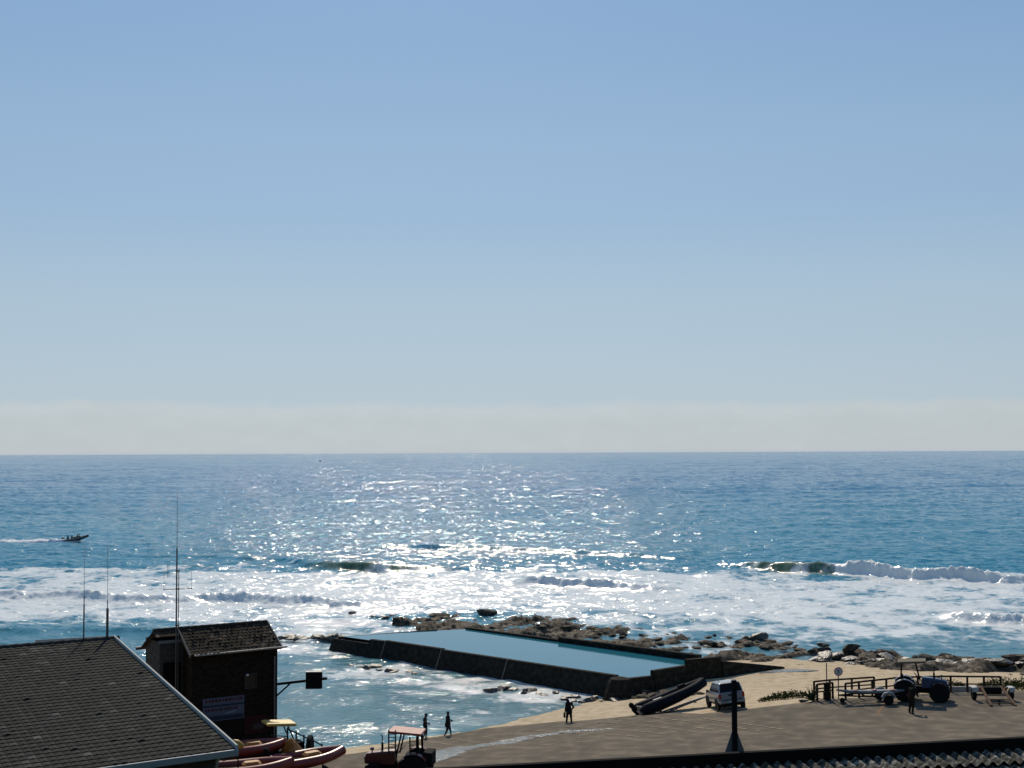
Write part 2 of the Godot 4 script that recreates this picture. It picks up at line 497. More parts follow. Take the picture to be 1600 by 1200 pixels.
func sea_height(x: float, z: float) -> float:
	var d := -z
	var open := 0.12 + 0.88 * calm(x, z)
	var bend := 9.0 * sea_noise.get_noise_2d(x * 0.004, z * 0.006)
	var far := clampf((d - 200.0) / 400.0, 0.0, 1.0)
	var sets := 0.55 + 0.9 * sea_noise.get_noise_2d(x * 0.0035 + 30.0, z * 0.008)
	var h := open * sets * ((0.12 + 0.62 * far) * sin((d + 0.12 * x + bend) * TAU / 52.0) + (0.05 + 0.22 * far) * sin((d * 0.97 - 0.24 * x + bend * 1.7) * TAU / 23.0 + 1.3))
	h += (0.10 + 0.35 * open) * sea_noise.get_noise_2d(x * 0.10, z * 0.16) * (0.7 + 0.8 * far)
	h += (0.045 + 0.09 * open) * sea_noise.get_noise_2d(x * 0.33 + 50.0, z * 0.5)
	var surf := smoothstep(138.0, 165.0, d) * smoothstep(262.0, 215.0, d)
	if surf > 0.0: h += surf * (0.16 * lump_noise.get_noise_2d(x * 0.30, z * 0.62) + 0.10 * lump_noise.get_noise_2d(x * 1.1, z * 1.3))
	if d < 300.0 and absf(x) < 148.0:
		var i := int((x + 150.0) * 2.0)
		var fr := (x + 150.0) * 2.0 - i
		for k in crest_z.size():
			var a: float = lerpf(crest_a[k][i], crest_a[k][i + 1], fr)
			if a < 0.02: continue
			var s: float = lerpf(crest_z[k][i], crest_z[k][i + 1], fr) - z                # positive behind the crest, out to sea
			if s > 14.0 or s < -9.0: continue
			var broken: bool = CREST[k].broken and not (k == 0 and x < 54.0)
			if broken:
				var lump := lump_noise.get_noise_2d(x * 0.6 + 3.0, z * 0.9) * 0.16 + lump_noise.get_noise_2d(x * 1.3 + 7.0, z * 1.5) * 0.20 + lump_noise.get_noise_2d(x * 3.1 + 9.0, z * 2.9) * 0.22
				var p := exp(-pow(s / 3.6, 2.0)) if s > 0 else exp(-pow(s / 1.3, 2.0))
				h += a * 1.25 * p * (0.95 + 0.75 * lump)
				if s < 0: h += a * 0.24 * exp(s / 3.0) * (0.6 + lump)
			else:
				h += a * (exp(-pow(s / 5.0, 2.0)) if s > 0 else exp(-pow(s / 1.5, 2.0)))
	return h

func bilinear(g: PackedFloat32Array, w: int, h: int, u: float, v: float) -> float:
	var x := clampf(u * (w - 1), 0, w - 1.001); var y := clampf(v * (h - 1), 0, h - 1.001)
	var i := int(x); var j := int(y)
	var fx := x - i; var fy := y - j
	var o := j * w + i
	return lerpf(lerpf(g[o], g[o + 1], fx), lerpf(g[o + w], g[o + w + 1], fx), fy)

const FX0 := -125.0
const FX1 := 115.0
const FZ0 := -80.0
const FZ1 := -262.0

func foam_texture() -> ImageTexture:
	var gw := 240; var gh := 182
	var g := PackedFloat32Array(); g.resize(gw * gh)
	var n := FOAM.size()
	var px := PackedFloat32Array(); var pz := PackedFloat32Array(); var pc := PackedFloat32Array()
	for q in FOAM:
		px.append(q[0]); pz.append(q[1]); pc.append(q[2])
	for j in gh:
		var z := lerpf(FZ0, FZ1, j / float(gh - 1))
		for i in gw:
			var x := lerpf(FX0, FX1, i / float(gw - 1))
			var a := 0.0; var b := 1e-9
			for k in n:
				var dx := (px[k] - x) * 0.55; var dz := pz[k] - z
				var d2 := dx * dx + dz * dz
				if d2 > 1600.0: continue
				var w := 1.0 / (d2 * d2 + 1.0)
				a += w * pc[k]; b += w
			var c := a / b
			if absf(x) < 148.0:
				var ci := int((x + 150.0) * 2.0)
				for k in crest_z.size():
					if not CREST[k].broken or crest_a[k][ci] < 0.15 or (k == 0 and x < 52.0): continue
					var s: float = crest_z[k][ci] - z
					c = maxf(c, smoothstep(3.2, 1.0, s) * smoothstep(-6.0, -2.5, s) * minf(1.0, crest_a[k][ci] * 2.0) * 1.15)
			g[j * gw + i] = c
	var W := 2048; var H := 1280
	var streak := FastNoiseLite.new(); streak.seed = 31; streak.frequency = 0.012; streak.fractal_octaves = 5; streak.fractal_gain = 0.58
	streak.domain_warp_enabled = true; streak.domain_warp_amplitude = 22.0; streak.domain_warp_frequency = 0.012
	var s1 := streak.get_image(W, H, false, false, false).get_data()
	var lace := FastNoiseLite.new(); lace.seed = 33; lace.noise_type = FastNoiseLite.TYPE_CELLULAR; lace.frequency = 0.045
	lace.cellular_return_type = FastNoiseLite.RETURN_DISTANCE2_SUB; lace.cellular_distance_function = FastNoiseLite.DISTANCE_EUCLIDEAN
	lace.domain_warp_enabled = true; lace.domain_warp_amplitude = 26.0; lace.domain_warp_frequency = 0.02
	var s2 := lace.get_image(W, H, false, false, true).get_data()
	var dots := FastNoiseLite.new(); dots.seed = 37; dots.frequency = 0.055; dots.fractal_octaves = 4; dots.fractal_gain = 0.6
	var s3 := dots.get_seamless_image(1024, 1024, false, false, 0.1).get_data()
	var out := PackedByteArray(); out.resize(W * H * 4)
	for j in H:
		var v := j / float(H - 1)
		var edge_v := minf(v, 1.0 - v)
		for i in W:
			var u := i / float(W - 1)
			var c := bilinear(g, gw, gh, u, v)
			var k := j * W + i
			var q := k * 4
			out[q] = 241; out[q + 1] = 241; out[q + 2] = 236
			if c <= 0.015 or edge_v < 0.01 or u < 0.01 or u > 0.99: continue
			var nz := s1[k] / 255.0
			var cell := s2[k] / 255.0
			var fine := s3[(j & 1023) * 1024 + (i & 1023)] / 255.0
			var t := c * 1.30 - (nz * 1.30 + fine * 0.55) + 0.27 + (0.14 - cell * 0.5) * (1.0 - absf(2.0 * c - 1.0))
			var a := clampf(t * 1.9 + 0.08, 0.0, 1.0)
			a = a * a * (3.0 - 2.0 * a)
			out[q + 3] = int(255.0 * a * (0.80 + 0.20 * fine))
	return ImageTexture.create_from_image(Image.create_from_data(W, H, false, Image.FORMAT_RGBA8, out))

func ripple_texture() -> ImageTexture:
	# fractal wind waves as a normal map that repeats without a seam
	var n := 1024
	var f := FastNoiseLite.new(); f.seed = 71; f.frequency = 0.008; f.fractal_octaves = 5; f.fractal_gain = RIPPLE_GAIN; f.fractal_lacunarity = 2.1
	var im := f.get_seamless_image(n, n, false, false, 0.15)
	im.convert(Image.FORMAT_RGBA8)
	im.bump_map_to_normal_map(RIPPLE_STEEP)
	return ImageTexture.create_from_image(im)

const RIPPLE_GAIN := 0.58
const RIPPLE_STEEP := 17.5
const RIPPLE_SCALE := 0.55
const RIPPLE_INSHORE := 0.40
const SEA_ROUGH := 0.095

func make_sea():
	prepare_sea()
	var zs := PackedFloat32Array()
	var z := 74.0
	while z < 17500.0:
		zs.append(-z)
		if z < 262.0: z += 0.42
		elif z < 700.0: z += lerpf(0.6, 4.0, (z - 262.0) / 438.0)
		else: z *= 1.0075
	var nx := 620
	var nz := zs.size()
	var v := PackedVector3Array(); v.resize(nx * nz)
	var uv := PackedVector2Array(); uv.resize(nx * nz)
	var uv2 := PackedVector2Array(); uv2.resize(nx * nz)
	var col := PackedColorArray(); col.resize(nx * nz)
	var deep := Color(0.006, 0.128, 0.262); var mid := Color(0.016, 0.185, 0.280); var shoal := Color(0.070, 0.175, 0.200)
	for j in nz:
		var zz := zs[j]
		var half := 30.0 - zz * 0.62 + maxf(0.0, -zz - 400.0) * 0.4
		var tile_x := 8.0 * pow(-zz / 90.0, 0.6)               # the wind waves lengthen offshore
		var tile_v := -pow(90.0, 1.25) / 5.0 / 0.25 * pow(-zz, -0.25)
		for i in nx:
			var x := (i / float(nx - 1) * 2.0 - 1.0) * half
			var k := j * nx + i
			v[k] = Vector3(x, sea_height(x, zz), zz)
			uv[k] = Vector2(x / tile_x + 0.5 * sea_noise.get_noise_2d(x * 0.011, zz * 0.011), tile_v + 0.5 * sea_noise.get_noise_2d(x * 0.013 + 70.0, zz * 0.012))
			uv2[k] = Vector2(clampf((x - FX0) / (FX1 - FX0), 0.002, 0.998), clampf((zz - FZ0) / (FZ1 - FZ0), 0.002, 0.998))
			var c := shoal.lerp(mid, smoothstep(95.0, 180.0, -zz)).lerp(deep, smoothstep(230.0, 900.0, -zz + 60.0 * sea_noise.get_noise_2d(x * 0.01, zz * 0.01)))
			if zz > -230.0 and zz < -140.0 and absf(x) < 148.0:      # green of light through thin faces about to break, painted into the colour
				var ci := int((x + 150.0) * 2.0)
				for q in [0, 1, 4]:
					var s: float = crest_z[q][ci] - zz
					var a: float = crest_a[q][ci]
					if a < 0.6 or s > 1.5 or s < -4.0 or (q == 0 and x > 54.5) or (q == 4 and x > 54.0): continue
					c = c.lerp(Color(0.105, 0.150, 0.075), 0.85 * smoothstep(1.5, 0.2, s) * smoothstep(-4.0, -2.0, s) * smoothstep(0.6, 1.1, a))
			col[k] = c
	var m := plain(Color.WHITE, SEA_ROUGH)
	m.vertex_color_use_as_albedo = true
	m.metallic_specular = 0.26
	m.normal_enabled = true
	m.normal_texture = ripple_texture()
	m.normal_scale = RIPPLE_SCALE
	m.detail_enabled = true
	m.detail_albedo = foam_texture()
	m.detail_uv_layer = BaseMaterial3D.DETAIL_UV_2
	m.detail_blend_mode = BaseMaterial3D.BLEND_MODE_MIX
	M.sea = m
	var cut := 0                                          # inshore of this row the reef and the bar take the wind waves down
	while zs[cut] > -252.0: cut += 1
	var k0 := cut * nx
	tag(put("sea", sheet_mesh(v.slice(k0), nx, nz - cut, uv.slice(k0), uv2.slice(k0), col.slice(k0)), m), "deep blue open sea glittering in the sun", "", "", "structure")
	var calmer: StandardMaterial3D = m.duplicate()
	calmer.normal_scale = RIPPLE_INSHORE
	k0 += nx
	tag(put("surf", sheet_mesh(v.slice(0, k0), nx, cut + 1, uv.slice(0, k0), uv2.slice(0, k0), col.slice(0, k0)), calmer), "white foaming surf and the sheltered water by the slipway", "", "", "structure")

# ---------------------------------------------------------------- shared materials
func make_materials():
	bump_tex("grain", 512, 0.05, 3, 4.0)
	bump_tex("rough", 512, 0.02, 4, 8.0, 5)
	M.sand = mottled([[0.15, Color(0.36, 0.285, 0.19)], [0.5, Color(0.45, 0.36, 0.245)], [0.85, Color(0.52, 0.425, 0.30)]], 0.012, 0.13, 0.95, 11, "grain", 0.7)
	M.concrete = mottled([[0.2, Color(0.098, 0.085, 0.067)], [0.42, Color(0.120, 0.103, 0.081)], [0.6, Color(0.132, 0.112, 0.087)], [0.8, Color(0.18, 0.148, 0.110)]], 0.006, 0.11, 0.95, 12, "grain", 0.25, 7)
	M.concrete.uv1_scale = Vector3(0.16, 0.16, 0.16)
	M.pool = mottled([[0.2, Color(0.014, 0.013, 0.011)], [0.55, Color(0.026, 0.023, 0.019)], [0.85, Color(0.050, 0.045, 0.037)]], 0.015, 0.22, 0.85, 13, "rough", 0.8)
	M.pool_rib = mottled([[0.2, Color(0.12, 0.11, 0.095)], [0.85, Color(0.21, 0.195, 0.165)]], 0.02, 0.4, 0.9, 14)
	M.rock = mottled([[0.15, Color(0.022, 0.018, 0.014)], [0.42, Color(0.050, 0.041, 0.031)], [0.6, Color(0.090, 0.073, 0.054)], [0.8, Color(0.19, 0.157, 0.118)]], 0.014, 0.16, 0.7, 15, "rough", 1.2)
	M.dark_rock = mottled([[0.15, Color(0.018, 0.016, 0.013)], [0.5, Color(0.050, 0.042, 0.033)], [0.85, Color(0.105, 0.088, 0.068)]], 0.014, 0.25, 0.5, 16, "rough", 1.2)
	M.steel = plain(lin(0.10, 0.10, 0.10), 0.5, 0.6)
	M.black = plain(lin(0.012, 0.012, 0.013), 0.82)
	M.rubber = plain(lin(0.014, 0.014, 0.014), 0.8)
	M.timber = mottled([[0.2, Color(0.022, 0.016, 0.012)], [0.8, Color(0.06, 0.045, 0.033)]], 0.02, 0.8, 0.85, 17)
	M.grass = plain(lin(0.05, 0.075, 0.022), 0.8)
	M.hill = mottled([[0.2, Color(0.02, 0.03, 0.012)], [0.8, Color(0.06, 0.075, 0.03)]], 0.02, 0.05, 0.9, 18)

# ---------------------------------------------------------------- beach, slipway, hill
func make_land():
	var f := FastNoiseLite.new(); f.seed = 41; f.frequency = 1.0; f.fractal_octaves = 3
	var xs := spans([[-48, -26, 1.2], [-26, 62, 0.5], [62, 90, 2.0]])
	var zs := spans([[-56, -60, 1.0], [-60, -118, 0.45], [-118, -136, 1.2]])
	var beach := put("beach", grid_mesh(xs, zs, func(x, z): return land(x, z) + 0.05 * f.get_noise_2d(x * 0.25, z * 0.25) + 0.02 * f.get_noise_2d(x * 1.1, z * 1.1)), M.sand)
	tag(beach, "pale sand beach between the slipway and the rocks", "", "", "structure")
	# the slope under houses and camera, raised unseen behind it to block rear sky
	var hill := put("hillside", grid_mesh(spans([[-240, 240, 8.0]]), spans([[200, -56.2, 8.0]]), func(x, z): return land(x, z) - 0.25 + 0.5 * f.get_noise_2d(x * 0.05, z * 0.05)), M.hill)
	tag(hill, "scrubby slope under the houses, raised unseen behind the camera", "", "", "structure")
	var way: Node3D = slab("concrete_slipway", "worn brown concrete slipway running down into the sea",
		[[-14, -73.2], [-10.5, -80.5], [-7.3, -89.3], [-2.0, -93.2], [3.4, -93.4], [7.0, -90.4], [11.1, -87.3], [12.3, -85.25], [15.7, -84.4], [18.8, -83.2]],
		[[-14, -56.5], [-10, -56.5], [-6, -56.5], [-2, -56.5], [2, -56.5], [5, -56.5], [7.5, -56.5], [9.0, -56.5], [11, -56.5], [13, -56.5]])
	# joints across the slipway, filled with blown sand
	var filled := mottled([[0.2, Color(0.16, 0.13, 0.10)], [0.5, Color(0.24, 0.195, 0.14)], [0.8, Color(0.34, 0.275, 0.195)]], 0.02, 0.4, 0.95, 20)
	for k in 11:
		var p0 := Vector2(-7.6 + k * 1.75, -88.0 - k * 0.36); var dir := Vector2(0.42, 0.907)
		if k > 7: p0.y += (k - 7) * 1.3
		var st := MB.new()
		var t := 0.6
		while t < 15.0:
			var len := 0.4
			if f.get_noise_2d(k * 5.3 + 40.0, t * 0.6) > -0.22:
				var a := p0 + dir * t; var b := p0 + dir * (t + len)
				var side := Vector3(dir.y, 0, -dir.x)
				var s := side * (0.05 + 0.2 * absf(f.get_noise_2d(k * 3.0 + 80.0, t * 0.9))); var s2 := side * (0.05 + 0.2 * absf(f.get_noise_2d(k * 3.0 + 80.0, (t + len) * 0.9)))
				var pa := on_land(a.x, a.y, 0.085); var pb := on_land(b.x, b.y, 0.085)
				st.quad(pa + s, pa - s, pb - s2, pb + s2)
			t += len
		tag(part("sand_filled_joint", st, filled, way), "", "", "", "stuff")
	slab("concrete_yard", "flat grey concrete yard where the trailers are parked",
		[[12.45, -85.2], [15.75, -84.48], [18.87, -83.28], [21.9, -83.75], [25, -84.7], [33.6, -85.3], [40, -85.3], [60, -85]],
		[[9.1, -56.5], [11.06, -56.5], [13.06, -56.5], [17, -56.5], [22, -56.5], [30, -56.5], [40, -56.5], [60, -56.5]])
	water_sheet("runoff", "shallow runoff water trickling across the slipway", [[-4.7, -70.0, 0.15], [-4.1, -73.5, 0.8], [-3.6, -78.5, 1.3], [-3.0, -81.0, 1.3], [-1.0, -83.4, 1.1], [0.8, -85.4, 1.0], [2.2, -85.7, 0.8], [3.4, -85.6, 0.7], [5.0, -84.3, 0.5], [6.6, -83.2, 0.2]], 0.075)
	water_sheet("tide_puddle", "small blue tide puddle lying on the sand", [[21.0, -110.3, 0.15], [22.0, -110.9, 0.6], [23.5, -111.6, 0.95], [25.0, -111.9, 0.8], [26.4, -111.9, 0.2]], 0.05)

func slab(called: String, label: String, far_edge: Array, near_edge: Array):
	var xs := []
	var n := far_edge.size()
	var cols := (n - 1) * 12 + 1
	var rows := 60
	var v := PackedVector3Array(); var uv := PackedVector2Array()
	for j in rows + 1:
		for i in cols:
			var t := i / 12.0
			var k := mini(int(t), n - 2)
			var fr := t - k
			var a := Vector2(far_edge[k][0], far_edge[k][1]).lerp(Vector2(far_edge[k + 1][0], far_edge[k + 1][1]), fr)
			var b := Vector2(near_edge[k][0], near_edge[k][1]).lerp(Vector2(near_edge[k + 1][0], near_edge[k + 1][1]), fr)
			var p := b.lerp(a, minf(1.0, j / float(rows - 1)))
			v.append(Vector3(p.x, land(p.x, p.y) + (0.07 if j < rows else -0.4), p.y))
			uv.append(p * 0.1)
	var o := put(called, sheet_mesh(v, cols, rows + 1, uv), M.concrete)
	tag(o, label, "", "", "structure")
	return o

func water_sheet(called: String, label: String, spine: Array, up: float):
	var f := FastNoiseLite.new(); f.seed = 43; f.frequency = 0.5; f.fractal_octaves = 3
	var pts := PackedVector3Array(); var uv := PackedVector2Array()
	var n := spine.size()
	var rows := (n - 1) * 14
	var cols := 7
	for j in rows + 1:
		var t := j / 14.0
		var k := mini(int(t), n - 2)
		var fr := t - k
		var p := Vector2(lerpf(spine[k][0], spine[k + 1][0], fr), lerpf(spine[k][1], spine[k + 1][1], fr))
		var d := Vector2(spine[k + 1][0] - spine[k][0], spine[k + 1][1] - spine[k][1]).normalized()
		var s := Vector2(-d.y, d.x)
		var w := lerpf(spine[k][2], spine[k + 1][2], smoothstep(0, 1, fr))
		for i in cols:
			var e := i / float(cols - 1) * 2.0 - 1.0
			var side := p + s * w * (e + 0.55 * e * e * f.get_noise_2d(p.x * 1.3 + 20.0 * signf(e), p.y * 1.3)) + s * 0.35 * f.get_noise_2d(p.x * 0.8, p.y * 0.8 + 50.0)
			pts.append(Vector3(side.x, land(side.x, side.y) + up + 0.004, side.y))
			uv.append(side * 0.4)
	if not M.has("film"):
		M.film = plain(lin(0.10, 0.095, 0.082), 0.22)
		M.film.normal_enabled = true
		M.film.normal_texture = bump_tex("trickle", 512, 0.03, 6, 6.0, 4)
		M.film.normal_scale = 0.7
	tag(put(called, sheet_mesh(pts, cols, rows + 1, uv), M.film), label, "", "", "structure")

# ---------------------------------------------------------------- tidal pool
func wall_piece(b: MB, p: Vector2, q: Vector2, top0: float, top1: float, bottom: float, thick: float, batter: float, out: Vector2):
	# an upright wall from p to q (inner edge); its outer face leans out by batter at the foot
	var a0 := Vector3(p.x, 0, p.y); var a1 := Vector3(q.x, 0, q.y)
	var o := Vector3(out.x, 0, out.y)
	var rings := []
	for e in [[a0, top0], [a1, top1]]:
		var g: Vector3 = e[0]; var t: float = e[1]
		var ch := 0.05
		rings.append(PackedVector3Array([g + Vector3(0, bottom, 0), g + o * (thick + batter) + Vector3(0, bottom, 0), g + o * thick + Vector3(0, t - ch, 0), g + o * (thick - ch) + Vector3(0, t, 0), g + o * ch + Vector3(0, t, 0), g + Vector3(0, t - ch, 0)]))
	b.loft(rings)
	
func make_pool():
	var pool := thing("tidal_pool", "long rectangular concrete tidal pool filled with still blue water", "tidal pool", Vector3(0, 0, 0))
	var A := Vector2(-14.2, -127.8); var B := Vector2(8.7, -105.9); var C := Vector2(15.5, -115.0); var D := Vector2(-5.0, -135.4)
	var along := (B - A).normalized()
	var out := Vector2(along.y, -along.x)
	if out.y < 0: out = -out
	# the wall on the shore side, cast in lengths that butt with light ribs over the joints
	var cuts := [-5.2, 0.6, 3.0, 10.9, 19.4, 31.6]
	for k in cuts.size() - 1:
		var b := MB.new()
		var top: float = [1.15, 1.62, 1.72, 1.66, 1.68][k]
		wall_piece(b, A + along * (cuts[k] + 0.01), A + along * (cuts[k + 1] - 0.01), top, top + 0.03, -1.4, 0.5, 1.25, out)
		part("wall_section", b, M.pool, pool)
		if k > 1:
			var r := MB.new()
			wall_piece(r, A + along * (cuts[k] - 0.05), A + along * (cuts[k] + 0.05), top + 0.03, top + 0.03, -1.2, 0.53, 1.25, out)
			part("joint_rib", r, M.pool_rib, pool)
	# the short seaward end on the left, low and narrow
	var L0 := Vector2(-17.6, -130.6); var L1 := Vector2(-7.9, -134.4)
	var b2 := MB.new()
	wall_piece(b2, L1, L0, 1.5, 1.35, -1.0, 0.42, 0.1, Vector2(-0.364, -0.931))
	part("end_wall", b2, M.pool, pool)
	# the wall against the reef
	var far_dir := (C - D).normalized()
	var fo := Vector2(-far_dir.y, far_dir.x)
	if fo.y > 0: fo = -fo
	var b3 := MB.new()
	wall_piece(b3, D + far_dir * 13.2, D, 1.66, 1.6, -0.5, 0.45, 0.2, fo)
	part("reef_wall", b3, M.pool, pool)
	var b4 := MB.new()
	wall_piece(b4, C + far_dir * 1.2, D + far_dir * 13.25, 1.98, 1.9, -0.5, 0.5, 0.2, fo)
	part("reef_wall", b4, M.pool, pool)
	# the stepped wall at the shore end, turned a little from square, and its sloping tail on the sand
	var ends := [Vector2(8.6, -104.2), Vector2(11.2, -105.75), Vector2(14.3, -108.1), Vector2(17.3, -109.3), Vector2(23.6, -114.3)]
	var tops := [[1.72, 1.7], [2.12, 2.15], [2.62, 2.65], [2.3, 0.95]]
	for k in 4:
		var ed: Vector2 = (ends[k + 1] - ends[k]).normalized()
		var eo := Vector2(-ed.y, ed.x)
		if eo.y < 0: eo = -eo
		var b5 := MB.new()
		wall_piece(b5, ends[k] + ed * 0.01, ends[k + 1] - ed * 0.01, tops[k][0], tops[k][1], -0.9, 0.5, 0.3, eo)
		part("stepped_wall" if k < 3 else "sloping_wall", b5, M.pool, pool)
	# buttress where the two walls meet
	var b7 := MB.new()
	var c7 := Vector3(8.6, -0.1, -104.3)
	b7.lathe([[1.7, -1.0], [1.3, 0.6], [1.0, 1.5], [0.8, 1.8], [0.3, 1.92]], Transform3D(Basis(), c7), 12, false)
	part("buttress", b7, M.pool, pool)
	# the floor and the still water
	var fl := MB.new()
	fl.quad(Vector3(A.x, 0.25, A.y), Vector3(B.x, 0.25, B.y), Vector3(C.x + 0.2, 0.25, C.y), Vector3(D.x, 0.25, D.y))
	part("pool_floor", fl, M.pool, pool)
	var w := plain(lin(0.022, 0.150, 0.200), 0.06)
	w.normal_enabled = true
	w.normal_texture = bump_tex("still", 512, 0.02, 8, 2.0, 3)
	w.normal_scale = 0.12
	w.uv1_triplanar = true; w.uv1_world_triplanar = true; w.uv1_scale = Vector3(0.12, 0.12, 0.2)
	var s := MB.new()
	var y := 1.42
	var E0 := Vector2(-17.3, -130.5)
	s.tri(Vector3(E0.x, y, E0.y), Vector3(A.x, y, A.y), Vector3(L1.x, y, L1.y))
	s.quad(Vector3(A.x, y, A.y), Vector3(B.x, y, B.y + 0.8), Vector3(C.x, y, C.y), Vector3(D.x, y, D.y))
	s.quad(Vector3(B.x, y, B.y + 0.8), Vector3(11.2, y, -105.9), Vector3(14.3, y, -108.3), Vector3(C.x, y, C.y))
	s.tri(Vector3(A.x, y, A.y), Vector3(D.x, y, D.y), Vector3(L1.x, y, L1.y))
	tag(part("pool_water", s, w), "still blue water in the tidal pool", "", "", "structure")

# ---------------------------------------------------------------- rocks
func rock_mesh(seed_: int, flat := 0.6, cuts := 7) -> ArrayMesh:
	var r := RandomNumberGenerator.new(); r.seed = seed_
	var f := FastNoiseLite.new(); f.seed = seed_; f.frequency = 0.9; f.fractal_octaves = 3
	var planes := []
	for k in cuts:
		var n := Vector3(r.randf_range(-1, 1), r.randf_range(-0.3, 1), r.randf_range(-1, 1)).normalized()
		planes.append([n, r.randf_range(0.5, 0.85)])
	var b := MB.new()
	b.cur = 1
	var rings := []
	var rows := 9; var sides := 14
	for j in rows:
		var ph := lerpf(-0.45 * PI, 0.5 * PI - 0.05, j / float(rows - 1))
		var ring := PackedVector3Array()
		for i in sides:
			var a := TAU * i / sides
			var d := Vector3(cos(a) * cos(ph), sin(ph), -sin(a) * cos(ph))
			var len := 1.0 + 0.30 * f.get_noise_3d(d.x * 1.5, d.y * 1.5, d.z * 1.5)
			for q in planes:
				var c: float = d.dot(q[0])
				if c > 0.05: len = minf(len, q[1] / c)
			var p := d * len
			p.y *= flat
			ring.append(p)
		rings.append(ring)
	b.cur = -1
	b.loft(rings)
	return b.mesh()

func line_at(pts: Array, x: float) -> float:
	if x <= pts[0][0]: return pts[0][1]
	for k in pts.size() - 1:
		if x <= pts[k + 1][0]:
			return lerpf(pts[k][1], pts[k + 1][1], (x - pts[k][0]) / (pts[k + 1][0] - pts[k][0]))
	return pts[-1][1]

const REEF_FAR := [[-12.0, -156.0], [-10.3, -158.5], [-3.3, -161.4], [2.2, -156.2], [7.6, -154.8], [14.6, -148.3], [18.4, -143.4], [22.8, -140.2], [27.7, -133.5], [32.2, -130.3], [37.6, -126.8], [42.8, -123.9], [47.9, -121.1], [53.3, -119.9], [75, -112]]
const REEF_NEAR := [[-12.0, -150.0], [-8.4, -139.5], [-5.4, -140.0], [6.5, -131.0], [17.4, -122.0], [19.4, -122.4], [24.1, -117.8], [26.1, -115.3], [30.7, -113.2], [38.5, -111.4], [43.6, -110.3], [75, -102]]
var reef_noise := FastNoiseLite.new()

func reef_height(x: float, z: float) -> float:
	var zf := line_at(REEF_FAR, x); var zn := line_at(REEF_NEAR, x)
	var t := (z - zf) / (zn - zf)
	var edge := smoothstep(-0.12, 0.22, t) * smoothstep(1.25, 0.85, t)
	var u := x * 0.77 - z * 0.64; var w := x * 0.64 + z * 0.77
	var n := reef_noise.get_noise_2d(u * 0.10, w * 0.22)
	var n2 := reef_noise.get_noise_2d(u * 0.38 + 30.0, w * 0.75)
	var n3 := reef_noise.get_noise_2d(u * 1.3 + 60.0, w * 1.9)
	var ridge := 1.0 - absf(n2) * 2.0
	var h := -0.95 + edge * (0.58 + 0.62 * smoothstep(18.0, 40.0, x) + 0.35 * smoothstep(0.4, 1.0, t)) + n * 1.1 + ridge * 0.26 + n3 * 0.13
	h += 0.22 * smoothstep(22.0, 4.0, x)
	h = floor(h * 4.0) / 4.0 * 0.8 + h * 0.2                # ledges of bedded rock
	return h if edge > 0.02 else -1.5

